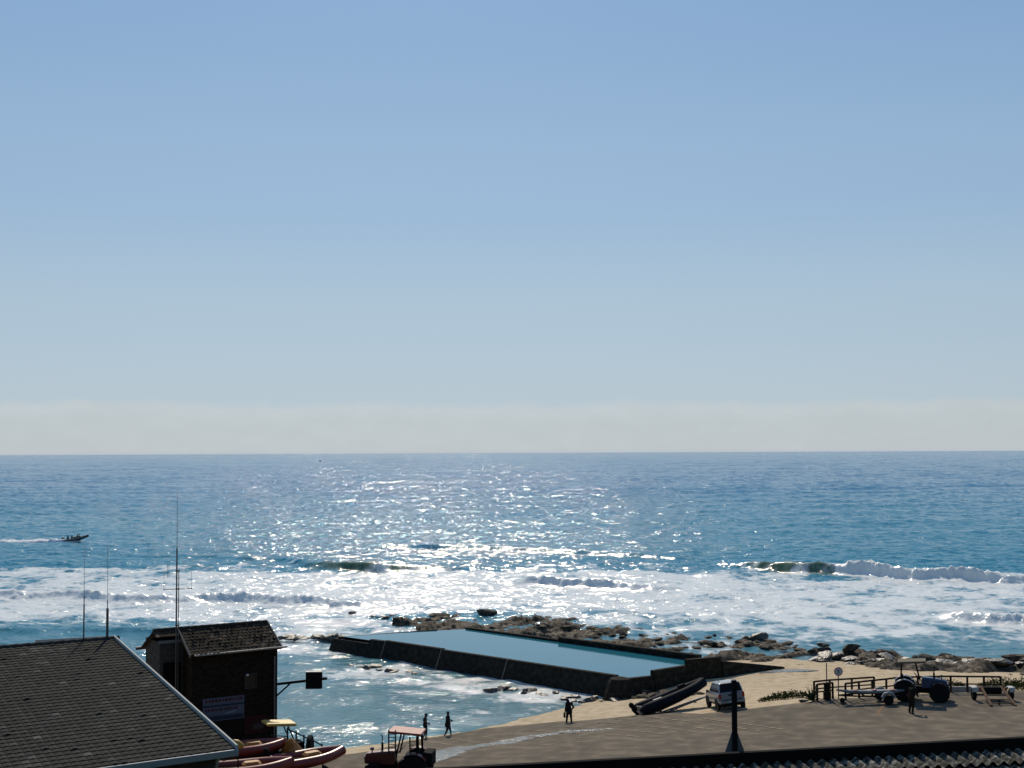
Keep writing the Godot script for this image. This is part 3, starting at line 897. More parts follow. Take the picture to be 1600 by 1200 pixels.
func make_reef():
	reef_noise.seed = 51; reef_noise.frequency = 1.0; reef_noise.fractal_octaves = 3
	var xs := span(-14, 75, 0.34)
	var zs := span(-101, -166, 0.34)
	var reef := put("rock_reef", grid_mesh(xs, zs, reef_height), M.rock)
	tag(reef, "low brown bedded rock reef between the pool and the surf", "", "", "structure")
	var kinds := []
	for k in 7: kinds.append(rock_mesh(100 + k, [0.55, 0.7, 0.45, 0.8, 0.5, 0.6, 0.35][k], 8))
	var r := RandomNumberGenerator.new(); r.seed = 77
	# boulders that can be told apart: [x, y, z, length, height, depth, dark, label]
	var singles := [
		[0.6, -0.1, -172.6, 1.5, 0.75, 1.0, true, "lone black rock in the white surf beyond the pool"],
		[2.6, -0.15, -172.2, 0.7, 0.7, 0.7, true, "small black rock just right of the lone surf rock"],
		[-3.2, 0.35, -158.6, 2.4, 1.25, 1.6, false, "big rounded brown rock at the seaward tip of the reef"],
		[-8.8, 0.2, -157.2, 2.6, 0.8, 1.5, false, "long low rock on the left tip of the reef"],
		[25.6, 0.5, -135.5, 2.3, 1.0, 1.2, true, "dark flat-topped boulder at the seaward edge right of the pool"],
		[31.2, 0.5, -130.0, 1.3, 0.7, 1.0, true, "dark rounded boulder in shallow water beyond the no stopping sign"],
		[47.0, 0.9, -118.0, 4.3, 1.35, 2.2, false, "huge smooth brown boulder beyond the yard railing"],
		[36.2, 1.0, -116.6, 0.9, 0.9, 0.8, true, "pointed dark rock standing up on the reef ridge"],
		[11.3, 0.35, -104.2, 0.95, 0.8, 0.8, false, "pale angular boulder against the foot of the pool wall"],
		[5.8, 0.25, -99.1, 0.35, 0.3, 0.3, true, "small black stone in the shallows right of the hooded person"],
		[18.9, 3.75, -84.2, 0.75, 0.34, 0.4, true, "dark rock lump on the verge left of the spiky plant"],
		[20.7, 3.95, -82.0, 0.8, 0.45, 0.5, false, "grey boulder at the foot of the round sign"],
		[-23.0, 0.1, -139.6, 1.6, 0.5, 0.8, true, "flat dark rock left of the pool beside the brick tower"],
	]
	for s in singles:
		var o := put("boulder", kinds[r.randi() % 7], M.dark_rock if s[6] else M.rock)
		tag(o, s[7], "rock")
		o.transform = Transform3D(Basis(Vector3.UP, r.randf_range(-0.4, 0.4)) * Basis.from_scale(Vector3(s[3] * 0.5, s[4] * 0.62, s[5] * 0.5) * 1.25), Vector3(s[0], s[1], s[2]))
	# the loose blocks that lie in bands: [count, x0, z0, x1, z1, spread, y, smallest, largest, dark, label, group]
	var bands := [
		[20, -25.5, -138.0, -14.5, -137.0, 1.3, 0.5, 0.7, 1.8, true, "dark rock behind the pool's left end", "rocks behind the pool's left end"],
		[12, -15.8, -121.5, -8.6, -116.4, 0.6, 0.15, 0.5, 1.1, true, "weedy rock under left pool wall", "rocks under the pool wall"],
		[22, -2.0, -109.3, 8.4, -102.6, 1.0, 0.1, 0.55, 1.3, true, "wet rock in foam under right pool wall", "rocks in foam under the pool wall"],
		[22, 9.0, -103.4, 14.5, -100.4, 1.5, 0.6, 0.6, 1.5, false, "angular boulder below the pool's near corner", "boulders below the pool corner"],
		[40, 19.0, -137.0, 40.0, -121.0, 3.2, 0.35, 0.5, 1.5, false, "brown reef block right of the pool", "blocks on the reef"],
		[40, 28.0, -122.0, 58.0, -114.0, 2.4, 0.75, 0.7, 2.3, true, "dark ridge block beyond the sand", "blocks in the rock ridge"],
		[26, 4.0, -146.0, 20.0, -130.0, 4.0, 0.3, 0.5, 1.4, false, "brown reef block behind the pool", "blocks on the reef behind the pool"],
		[9, -12.0, -153.0, -18.5, -160.5, 1.3, -0.1, 0.5, 1.3, true, "wave-washed rock off the reef's left tip", "rocks awash off the reef tip"],
	]
	for q in bands:
		var made := []
		for k in q[0]:
			var t: float = (k + r.randf()) / float(q[0])
			var x: float = lerpf(q[1], q[3], t) + r.randfn(0, 0.4) * q[5]
			var z: float = lerpf(q[2], q[4], t) + r.randf_range(-1, 1) * q[5]
			var s: float = lerpf(q[7], q[8], pow(r.randf(), 2.0))
			var o := put("rock", kinds[r.randi() % 7], M.dark_rock if q[9] else M.rock)
			o.transform = Transform3D(Basis(Vector3.UP, r.randf_range(-PI, PI)) * Basis(Vector3.RIGHT, r.randf_range(-0.25, 0.25)) * Basis.from_scale(Vector3(s * r.randf_range(0.7, 1.3), s * r.randf_range(0.32, 0.65), s * r.randf_range(0.5, 0.95)) * 0.72), Vector3(x, s * 0.12 + maxf(maxf(q[6] * 0.4, land(x, z)), reef_height(x, z) if x > -14.0 else -1.0) - 0.04, z))
			made.append([x / -z, o])
		made.sort_custom(func(a, b): return a[0] < b[0])
		for k in made.size():
			tag(made[k][1], "%s, %s" % [q[10], rank(k, made.size())], "rock", q[11])

func rank(k: int, n: int) -> String:
	if k == 0: return "leftmost of its band"
	if k == n - 1: return "rightmost of its band"
	var left := k < n / 2
	var i := k + 1 if left else n - k
	var suffix: String = "th" if i % 100 in [11, 12, 13] else {1: "st", 2: "nd", 3: "rd"}.get(i % 10, "th")
	return "%d%s from the %s" % [i, suffix, "left" if left else "right"]

# ---------------------------------------------------------------- buildings
func tile_roof(b: MB, origin: Vector3, u: Vector3, w: Vector3, length: float, slope: float, course: float, width: float, sheds := 0.0, seed_ := 1, mess := 0.0):
	# rows of profiled tiles on a slope: origin is the eave corner, u runs along the eave, w up the slope; every tile is a wedge with its own tone
	var n := u.cross(w).normalized()
	if n.y < 0: n = -n
	var r := RandomNumberGenerator.new(); r.seed = seed_
	b.use_col = true
	var rows := int(round(slope / course)); var cols := int(round(length / width))
	var cw := length / cols; var ch := slope / rows
	for j in rows:
		for i in cols:
			var skew := 0.5 * cw if (j & 1) and mess > 0.1 else 0.0
			var x0 := maxf(0.0, i * cw - skew); var x1 := minf(length, (i + 1) * cw - skew)
			if i == cols - 1: x1 = length
			var tone := 0.72 + 0.4 * r.randf()
			var spot := lump_noise.get_noise_2d(i * 0.05 + seed_ * 9.0, j * 0.06)
			if r.randf() < 0.02 + sheds + maxf(0.0, spot - 0.12) * 0.7: tone *= r.randf_range(1.3, 2.4)
			b.c = Color(tone, tone * 0.985, tone * 0.95) * 0.25
			var lift := 0.045 + (r.randf_range(0.0, 0.05) if r.randf() < mess else 0.0)
			var slip := r.randf_range(-0.03, 0.0) if r.randf() < mess else 0.0
			var a := origin + u * (x0 + 0.008) + w * (j * ch + slip)
			var c2 := origin + u * (x1 - 0.008) + w * (j * ch + slip)
			var m2 := (a + c2) * 0.5
			var top := w * (ch * 1.08)
			# a low barrel: edge, crown, edge
			b.quad(a + n * lift * 0.45, m2 + n * lift, m2 + top + n * 0.012, a + top + n * 0.004)
			b.quad(m2 + n * lift, c2 + n * lift * 0.45, c2 + top + n * 0.004, m2 + top + n * 0.012)
			b.quad(a - n * 0.005, m2 - n * 0.005, m2 + n * lift, a + n * lift * 0.45)
			b.quad(m2 - n * 0.005, c2 - n * 0.005, c2 + n * lift * 0.45, m2 + n * lift)

func tinted(base: Color, rough := 0.85) -> StandardMaterial3D:
	var m := plain(base, rough)
	m.vertex_color_use_as_albedo = true
	return m

func make_house():
	# the long low house with the grey tiled roof at the left
	var th := deg_to_rad(33.0)
	var u := Vector3(cos(th), 0, -sin(th)); var wp := Vector3(-sin(th), 0, -cos(th))
	var E := Vector3(-8.465, 11.0, -39.494)
	var run := 13.15; var rise := 1.75
	var w := (wp * run + Vector3(0, rise, 0)).normalized()
	var slope := Vector2(run, rise).length()
	var long := 17.0
	var house := thing("tiled_house", "long low house with a dark grey tiled roof and pale verge", "house", Vector3.ZERO)
	var under := MB.new()
	var n := u.cross(w).normalized()
	if n.y < 0: n = -n
	var O := E - u * long
	under.box(O + u * (long / 2 - 0.03) + w * (slope / 2) - n * 0.08, Vector3(long - 0.06, 0.14, slope - 0.06), Basis(u, n, u.cross(n)))
	var w2 := (wp * run - Vector3(0, rise, 0)).normalized()
	var n2 := Vector3(0, 1, 0) * w2.dot(wp) + wp * 0.13
	n2 = (Vector3.UP - w2 * w2.y).normalized()
	var R := O + w * slope
	under.box(R + u * (long / 2 - 0.03) + w2 * (slope / 2) - n2 * 0.08, Vector3(long - 0.06, 0.14, slope), Basis(u, n2, u.cross(n2)))
	part("roof_deck", under, plain(lin(0.05, 0.05, 0.047), 0.9), house)
	var t := MB.new()
	tile_roof(t, O, u, w, long, slope, 0.325, 0.25, 0.0, 5, 0.05)
	tag(part("tiles", t, tinted(lin(0.165, 0.168, 0.154), 0.9), house), "", "", "", "stuff")
	var wall := MB.new()
	var inset := 0.45
	var mid := O + u * (long / 2) + wp * run
	wall.box(Vector3(mid.x, 8.35, mid.z), Vector3(long - 2 * inset, 4.9, run * 2 - 2 * inset), Basis(u, Vector3.UP, u.cross(Vector3.UP)))
	for s in 2:                                                  # gable triangles under the ridge
		var gx := inset if s == 0 else long - inset
		var base := O + u * gx
		var g := [Vector2(inset, 10.8), Vector2(run * 2 - inset, 10.8), Vector2(run, 12.55)]
		wall.prism(g, Transform3D(Basis(wp, Vector3.UP, wp.cross(Vector3.UP)), Vector3(base.x, 0, base.z)), 0.2)
	part("wall", wall, mottled([[0.2, Color(0.05, 0.045, 0.038)], [0.8, Color(0.09, 0.08, 0.068)]], 0.02, 0.3, 0.9, 25), house)
	var white := plain(lin(0.42, 0.43, 0.41), 0.7)
	var v := MB.new()
	v.box(E + w * (slope / 2) + u * 0.03 + n * 0.03, Vector3(0.075, 0.20, slope + 0.1), Basis(u, n, u.cross(n)), 0.01)
	part("verge_trim", v, white, house)
	var v2 := MB.new()
	v2.box(R + u * (long + 0.03) + w2 * (slope / 2) + n2 * 0.03, Vector3(0.055, 0.20, slope), Basis(u, n2, u.cross(n2)), 0.01)
	part("verge_trim", v2, white, house)
	var rc := MB.new()
	var k := 0
	while k * 0.42 < long:
		rc.tube([R + u * (k * 0.42) + n * 0.0, R + u * (k * 0.42 + 0.41) + n * 0.012], 0.11, 8)
		k += 1
	part("ridge_cap", rc, plain(lin(0.05, 0.05, 0.045), 0.85), house)
	var gt := MB.new()
	gt.box(E - u * (long / 2) - wp * 0.08 - Vector3(0, 0.10, 0), Vector3(long + 0.1, 0.20, 0.10), Basis(u, Vector3.UP, u.cross(Vector3.UP)), 0.015)
	part("gutter", gt, plain(lin(0.22, 0.25, 0.26), 0.55), house)
	var dp := MB.new()
	dp.tube([E - u * 0.55 - wp * 0.05 - Vector3(0, 0.18, 0), E - u * 0.55 + wp * 0.12 - Vector3(0, 0.45, 0), E - u * 0.55 + wp * 0.36 - Vector3(0, 0.75, 0), E - u * 0.55 + wp * 0.36 - Vector3(0, 4.6, 0)], 0.045, 8)
	part("downpipe", dp, plain(lin(0.35, 0.37, 0.37), 0.5), house)
	# two whip aerials on the ridge end
	for q in [[1.15, 1.35, 3.65, 0.028, "thin whip aerial on the ridge of the grey tiled roof, farther left"], [0.25, 1.15, 3.6, 0.05, "whip aerial with a thick sleeve at the corner of the tiled roof"]]:
		var at: Vector3 = R + u * (long - q[0]) + Vector3(0, 0.06, 0)
		var a := thing("whip_aerial", q[4], "aerial", at)
		var s := MB.new(); s.rod(Vector3.ZERO, Vector3(0, q[1] * (1.0 if q[3] > 0.04 else 1.0), 0), q[3], 8)
		part("sleeve", s, M.steel, a)
		var c := MB.new(); c.rod(Vector3(0, q[1], 0), Vector3(0, q[1] + 0.3, 0), 0.018, 6)
		part("ferrule", c, M.steel, a)
		var wh := MB.new(); wh.tube([Vector3(0, q[1] + 0.3, 0), Vector3(-0.02, q[2], 0)], [0.009, 0.006], 6)
		part("whip", wh, M.steel, a)

func brick_material() -> StandardMaterial3D:
	# brown brick, too far off to tell the bricks apart: courses as a fine print
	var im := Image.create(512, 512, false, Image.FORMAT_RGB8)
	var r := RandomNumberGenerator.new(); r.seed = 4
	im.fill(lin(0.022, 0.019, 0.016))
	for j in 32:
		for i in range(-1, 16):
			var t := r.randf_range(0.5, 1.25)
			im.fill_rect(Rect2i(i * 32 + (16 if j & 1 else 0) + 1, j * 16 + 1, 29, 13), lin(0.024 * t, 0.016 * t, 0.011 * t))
	var m := plain(Color.WHITE, 0.9)
	m.albedo_texture = ImageTexture.create_from_image(im)
	m.uv1_triplanar = true; m.uv1_scale = Vector3.ONE * 0.26
	return m

func make_tower():
	var u := Vector3(0.844, 0, -0.537).normalized(); var w := Vector3(-u.z * -1.0, 0, 0)
	w = Vector3(-0.537, 0, -0.844).normalized()
	var basis := Basis(u, Vector3.UP, -w)
	var O := Vector3(-16.99, 4.0, -68.36)
	var base := minf(land(O.x, O.z), minf(land(O.x + 4, O.z - 3), 4.0)) - 1.2
	var tower := thing("brick_tower", "narrow dark brick lookout building with a mossy tiled gable roof", "building", Vector3(O.x, 4.0, O.z), basis)
	# local axes: x along the wall that faces the yard, y up, -z into the building
	var top := 5.41
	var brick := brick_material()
	var wall := MB.new()
	var low := base - 4.0
	wall.box(Vector3(2.4, (top + low) / 2, -1.95), Vector3(4.8, top - low, 3.9))
	wall.prism([Vector2(0, top), Vector2(3.9, top), Vector2(1.95, top + 1.0)], Transform3D(Basis(Vector3(0, 0, -1), Vector3.UP, Vector3(1, 0, 0)), Vector3(2.4, 0, 0)), 4.8)
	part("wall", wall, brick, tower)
	var wing := MB.new()
	wing.box(Vector3(-0.65, (5.9 + low) / 2, -2.65), Vector3(1.29, 5.9 - low, 2.5))
	part("wing_wall", wing, mottled([[0.2, Color(0.035, 0.034, 0.031)], [0.8, Color(0.07, 0.068, 0.063)]], 0.02, 0.3, 0.9, 27), tower)
	var dr := MB.new()
	dr.box(Vector3(-0.62, 1.6, -1.39), Vector3(0.95, 6.4, 0.06))  # flat dark panel: shade of the recess painted onto the wing wall
	part("shaded_recess", dr, plain(lin(0.008, 0.008, 0.008), 0.9), tower)
	var pitch := Vector3(0, 1.0, -1.95).normalized()
	var back := Vector3(0, 1.0, 1.95).normalized()
	var over := 0.28
	var sl := 2.19 + over
	var tmat := tinted(lin(0.20, 0.16, 0.125), 0.95)
	var t := MB.new()
	tile_roof(t, Vector3(-0.15, top + 0.06, 0) - pitch * over, Vector3(1, 0, 0), pitch, 5.1, sl, 0.26, 0.235, 0.12, 8, 0.3)
	tile_roof(t, Vector3(-1.5, top + 0.06, 0) + pitch * (sl - over - 0.62), Vector3(1, 0, 0), pitch, 1.34, 0.62, 0.26, 0.235, 0.12, 9, 0.2)
	tile_roof(t, Vector3(4.95, top + 0.06, -3.9) - back * over, Vector3(-1, 0, 0), back, 6.45, sl, 0.26, 0.235, 0.12, 10, 0.3)
	tag(part("tiles", t, tmat, tower), "", "", "", "stuff")
	var deck := MB.new()
	var nf := Vector3(0, 1.95, 1.0).normalized(); var nb := Vector3(0, 1.95, -1.0).normalized()
	deck.box(Vector3(2.4, top + 0.02, 0) + pitch * (sl / 2 - over) - nf * 0.04, Vector3(5.05, 0.06, sl), Basis(Vector3.RIGHT, nf, -pitch))
	deck.box(Vector3(1.72, top + 0.02, -3.9) + back * (sl / 2 - over) - nb * 0.04, Vector3(6.4, 0.06, sl), Basis(Vector3.RIGHT, nb, back))
	part("roof_deck", deck, plain(lin(0.03, 0.028, 0.025), 0.9), tower)
	var rg := MB.new()
	for k in 16:
		rg.tube([Vector3(-1.5 + k * 0.403, top + 1.08, -1.95), Vector3(-1.5 + k * 0.403 + 0.4, top + 1.095, -1.95)], 0.10, 7)
	part("ridge_cap", rg, plain(lin(0.05, 0.04, 0.033), 0.9), tower)
	var moss := MB.new()
	var r := RandomNumberGenerator.new(); r.seed = 12
	for k in 70:
		var a := r.randf_range(0.2, 4.8); var s := r.randf_range(0.15, 2.1)
		if k < 22: s = 2.15
		var p := Vector3(a, top + 0.14, 0) + pitch * s
		moss.lathe([[0.02, -0.02], [r.randf_range(0.03, 0.10), 0.01], [0.02, r.randf_range(0.03, 0.10)]], Transform3D(Basis(Vector3.RIGHT, 0.4), p), 5, false)
	tag(part("moss", moss, plain(lin(0.05, 0.042, 0.022), 0.95), tower), "", "", "", "stuff")
	var bg := MB.new()
	bg.bar(Vector3(-0.17, top + 0.02, 0.02) - pitch * over, Vector3(-0.17, top + 0.1, 0) + pitch * 2.2, 0.05, 0.16)
	part("barge_board", bg, plain(lin(0.16, 0.155, 0.145), 0.8), tower)
	var bg2 := MB.new()
	bg2.bar(Vector3(4.99, top + 0.04, 0.02) - pitch * over, Vector3(4.99, top + 0.1, 0) + pitch * 2.2, 0.06, 0.12)
	part("barge_board", bg2, plain(lin(0.30, 0.29, 0.27), 0.8), tower)
	var fs := MB.new()
	fs.box(Vector3(-0.75, 5.93, -1.30), Vector3(1.3, 0.16, 0.05))
	part("fascia", fs, plain(lin(0.14, 0.145, 0.15), 0.7), tower)
	var gt := MB.new()
	gt.rod(Vector3(0.05, top - 0.10, 0.27), Vector3(5.25, top - 0.06, 0.27), 0.05, 8)
	part("gutter", gt, plain(lin(0.26, 0.25, 0.23), 0.6), tower)
	var gt2 := MB.new()
	gt2.rod(Vector3(-1.75, top - 0.12, -4.2), Vector3(-0.3, top - 0.12, -4.2), 0.09, 8)
	part("gutter", gt2, plain(lin(0.05, 0.05, 0.05), 0.6), tower)
	var dp := MB.new()
	dp.rod(Vector3(4.62, top - 0.55, 0.06), Vector3(4.62, low + 0.5, 0.06), 0.045, 8)
	part("downpipe", dp, plain(lin(0.14, 0.13, 0.125), 0.6), tower)
	for q in [[3.25, 3.65, 0.62, 0.75]]:
		var fr := MB.new()
		for s in [-1, 1]:
			fr.box(Vector3(q[0] + s * q[2] / 2, q[1], 0.02), Vector3(0.06, q[3] + 0.06, 0.08))
			fr.box(Vector3(q[0], q[1] + s * q[3] / 2, 0.021), Vector3(q[2] - 0.06, 0.06, 0.08))
		var wn := part("window", fr, plain(lin(0.02, 0.02, 0.02), 0.6), tower)
		var pn := MB.new(); pn.box(Vector3(q[0], q[1], 0.008), Vector3(q[2] - 0.06, q[3] - 0.06, 0.012))
		part("pane", pn, plain(lin(0.006, 0.007, 0.008), 0.08), wn)
	var ld := MB.new()
	ld.box(Vector3(3.05, 4.0, 0.09), Vector3(0.12, 0.10, 0.14), Basis(), 0.02)
	part("wall_lamp", ld, plain(lin(0.7, 0.7, 0.66), 0.4), tower)
	# banner and painted board on the wall
	var ban := thing("wall_banner", "white and blue printed banner with dark red rows hung on the brick wall", "banner", tower.transform * Vector3(1.75, 1.72, 0.03), basis)
	var cloth := MB.new(); cloth.box(Vector3(0, 0.62, 0), Vector3(2.3, 1.22, 0.02))
	part("sheet", cloth, plain(lin(0.10, 0.11, 0.15), 0.8), ban)
	var rr := RandomNumberGenerator.new(); rr.seed = 3
	for row in [[1.08, 0.16, 0.95], [0.60, 0.14, 0.7]]:
		var x := -1.02
		while x < row[2]:
			var wd := rr.randf_range(0.07, 0.16)
			var g := MB.new(); g.box(Vector3(x + wd / 2, row[0], 0.0125), Vector3(wd, row[1], 0.005))
			part("printed_mark", g, plain(lin(0.08, 0.03, 0.03), 0.8), ban)
			x += wd + rr.randf_range(0.03, 0.09)
	var bands := MB.new()
	bands.box(Vector3(0, 0.80, 0.012), Vector3(2.28, 0.10, 0.005)); bands.box(Vector3(0.1, 0.16, 0.012), Vector3(2.0, 0.22, 0.005))
	part("dark_band", bands, plain(lin(0.035, 0.042, 0.06), 0.8), ban)
	var sw := MB.new()
	sw.prism([Vector2(-0.1, 0.33), Vector2(0.55, 0.36), Vector2(1.05, 0.62), Vector2(0.75, 0.5), Vector2(0.3, 0.44)], Transform3D(Basis(), Vector3(0, 0, 0.0125)), 0.005)
	part("printed_swoosh", sw, plain(lin(0.2, 0.21, 0.23), 0.8), ban)
	var rb := thing("red_board", "dull red painted board low on the brick tower wall", "board", tower.transform * Vector3(3.55, 0.85, 0.03), basis)
	var bd := MB.new(); bd.box(Vector3(0, 0.45, 0), Vector3(1.3, 0.95, 0.03))
	part("panel", bd, plain(lin(0.05, 0.016, 0.014), 0.8), rb)
	var bl := MB.new(); bl.box(Vector3(0.15, 0.34, 0.02), Vector3(0.62, 0.30, 0.008))
	part("pale_patch", bl, plain(lin(0.07, 0.045, 0.045), 0.8), rb)
	# the boxed fitting on an arm
	var lamp := thing("bracket_box", "black box fitting on a braced arm sticking out from the brick tower", "fitting", Vector3(-12.93, 7.3, -70.9), Basis())
	var arm := MB.new()
	arm.bar(Vector3(-0.1, 0.02, 0), Vector3(2.75, 0.36, 0.2), 0.08, 0.13)
	part("arm", arm, M.black, lamp)
	var brace := MB.new()
	brace.bar(Vector3(-0.05, -0.62, 0), Vector3(0.75, 0.10, 0.05), 0.06, 0.09)
	part("brace", brace, M.black, lamp)
	var bx := MB.new(); bx.box(Vector3(2.05, 0.28, 0.25), Vector3(0.88, 0.90, 0.34), Basis(Vector3.UP, 0.05), 0.02)
	part("box", bx, M.black, lamp)
	var hd := MB.new(); hd.box(Vector3(2.05, 0.745, 0.25), Vector3(0.90, 0.03, 0.38), Basis(Vector3.UP, 0.05))
	part("lid", hd, plain(lin(0.16, 0.17, 0.18), 0.4), lamp)
	# the tall radio mast before the tower
	var mast := thing("radio_mast", "tall thin radio mast with a crossbar of small aerials before the brick tower", "mast", Vector3(-18.0, land(-18.0, -69.0) - 0.1, -69.0))
	var y0: float = mast.position.y
	var pole := MB.new()
	pole.tube([Vector3(0, 0, 0), Vector3(0, 14.9 - y0, 0)], [0.045, 0.04], 8)
	part("pole", pole, M.steel, mast)
	var p2 := MB.new()
	p2.rod(Vector3(0.11, 2.0, 0), Vector3(0.11, 13.75 - y0, 0), 0.022, 6)
	part("second_pole", p2, M.steel, mast)
	var wh := MB.new(); wh.tube([Vector3(0, 14.9 - y0, 0), Vector3(0, 18.05 - y0, 0)], [0.016, 0.010], 6)
	part("whip", wh, M.steel, mast)
	var cb := MB.new(); cb.rod(Vector3(-0.72, 12.70 - y0, 0), Vector3(0.85, 12.76 - y0, 0), 0.02, 6)
	part("crossbar", cb, M.steel, mast)
	for q in [[-0.68, 12.65, 13.7], [0.78, 12.70, 13.7], [-0.5, 13.3, 14.1], [-0.42, 13.3, 14.1]]:
		var s := MB.new(); s.rod(Vector3(q[0], q[1] - y0, 0), Vector3(q[0], q[2] - y0, 0), 0.010, 5)
		part("small_whip", s, M.steel, mast)
	for yy in [12.73, 13.7, 10.8]:
		var cl := MB.new(); cl.box(Vector3(0.05, yy - y0, 0), Vector3(0.2, 0.07, 0.1))
		part("clamp", cl, M.steel, mast)

func make_near_roof():
	# the roof just below the camera: corrugated sheets behind a low black parapet
	var th := deg_to_rad(11.35)
	var u := Vector3(cos(th), 0, -sin(th)); var back := Vector3(sin(th), 0, cos(th))
	var P0 := Vector3(-1.27, 15.6, -18.1) - u * 9.0
	var long := 30.0
	var house := thing("corrugated_roof_house", "corrugated sheet roof with a black parapet in the near corner", "house", Vector3.ZERO)
	var basis := Basis(u, Vector3.UP, back)
	var par := MB.new()
	par.box(P0 + u * (long / 2) + back * 0.06 - Vector3(0, 0.45, 0), Vector3(long, 0.9, 0.12), basis, 0.012)
	part("parapet", par, plain(lin(0.010, 0.0095, 0.009), 0.9), house)
	var wl := MB.new()
	wl.box(P0 + u * (long / 2) + back * 3.9 - Vector3(0, 3.6, 0), Vector3(long - 0.3, 5.6, 7.2), basis)
	part("wall", wl, plain(lin(0.06, 0.055, 0.05), 0.9), house)
	# sheets: rows of six-wave sheets, every upper sheet lapped over the lower
	var pitch := 0.177; var amp := 0.031
	var fall := deg_to_rad(7.0)
	var down := (back * cos(fall) - Vector3(0, sin(fall), 0)).normalized()
	var n := (Vector3.UP * cos(fall) + back * sin(fall)).normalized()
	var mats := []
	for k in 3:
		mats.append(mottled([[0.2, Color(0.020, 0.019, 0.015)], [0.45, Color(0.055, 0.052, 0.042)], [0.62, Color(0.10, 0.095, 0.08)], [0.82, Color(0.40, 0.39, 0.35)]], [0.02, 0.03, 0.014][k], [0.9, 0.7, 1.2][k], 0.85, 60 + k))
	var rows := [[0.14, 0.62, 0.06], [0.50, 2.6, 0.0], [2.45, 5.0, -0.055]]
	var per := 6
	var count := int(long / (pitch * per))
	for ri in rows.size():
		var row: Array = rows[ri]
		for s in count:
			var b := MB.new()
			var ring_a := []; var ring_b := []
			var steps := per * 8
			for q in 2:
				var ring := PackedVector3Array()
				for side in 2:
					for i in steps + 1:
						var ii := i if side == 0 else steps - i
						var x := s * pitch * per + ii * pitch / 8.0
						var h := amp * cos(TAU * ii / 8.0) + (0.007 if side == 0 else 0.0)
						var d: float = row[q] if q == 1 else row[q]
						ring.append(P0 + u * (x + 0.002 * s) + down * d + n * (h + row[2] - 0.02) - Vector3(0, 0.195, 0))
				if q == 0: ring_a = ring
				else: ring_b = ring
			b.cur = -1
			var ra: PackedVector3Array = ring_a; var rb: PackedVector3Array = ring_b
			for i in steps:
				b.cur = 1
				b.quad(rb[i], rb[i + 1], ra[i + 1], ra[i])
				b.cur = 2
				var j := steps + 1 + i
				b.quad(rb[j], rb[j + 1], ra[j + 1], ra[j])
				b.cur = -1
				b.quad(rb[steps * 2 + 1 - i], rb[steps * 2 - i], rb[i + 1], rb[i])
			part("roof_sheet", b, mats[(s + ri) % 3], house)
	# the post with its two gusset plates, outside the parapet
	var post := thing("gusset_post", "black post with two grey triangular gusset plates rising beyond the parapet", "post", Vector3(3.3, 14.2, -19.35), basis)
	var pb := MB.new(); pb.box(Vector3(0, 1.19, 0), Vector3(0.068, 2.36, 0.068), Basis(), 0.006)
	part("shaft", pb, M.black, post)
	for s in [-1, 1]:
		var g := MB.new()
		var tri_ := [Vector2(0.036, 1.15), Vector2(0.215, 1.15), Vector2(0.036, 1.62)]
		if s < 0: tri_ = [Vector2(-0.215, 1.15), Vector2(-0.036, 1.15), Vector2(-0.036, 1.62)]
		g.prism(tri_, Transform3D(Basis(), Vector3(0, 0, -0.01)), 0.01)
		part("gusset_plate", g, plain(lin(0.13, 0.13, 0.135), 0.6), post)
	var bp := MB.new(); bp.box(Vector3(0, 0, 0), Vector3(0.5, 0.05, 0.3))
	part("foot_plate", bp, M.black, post)

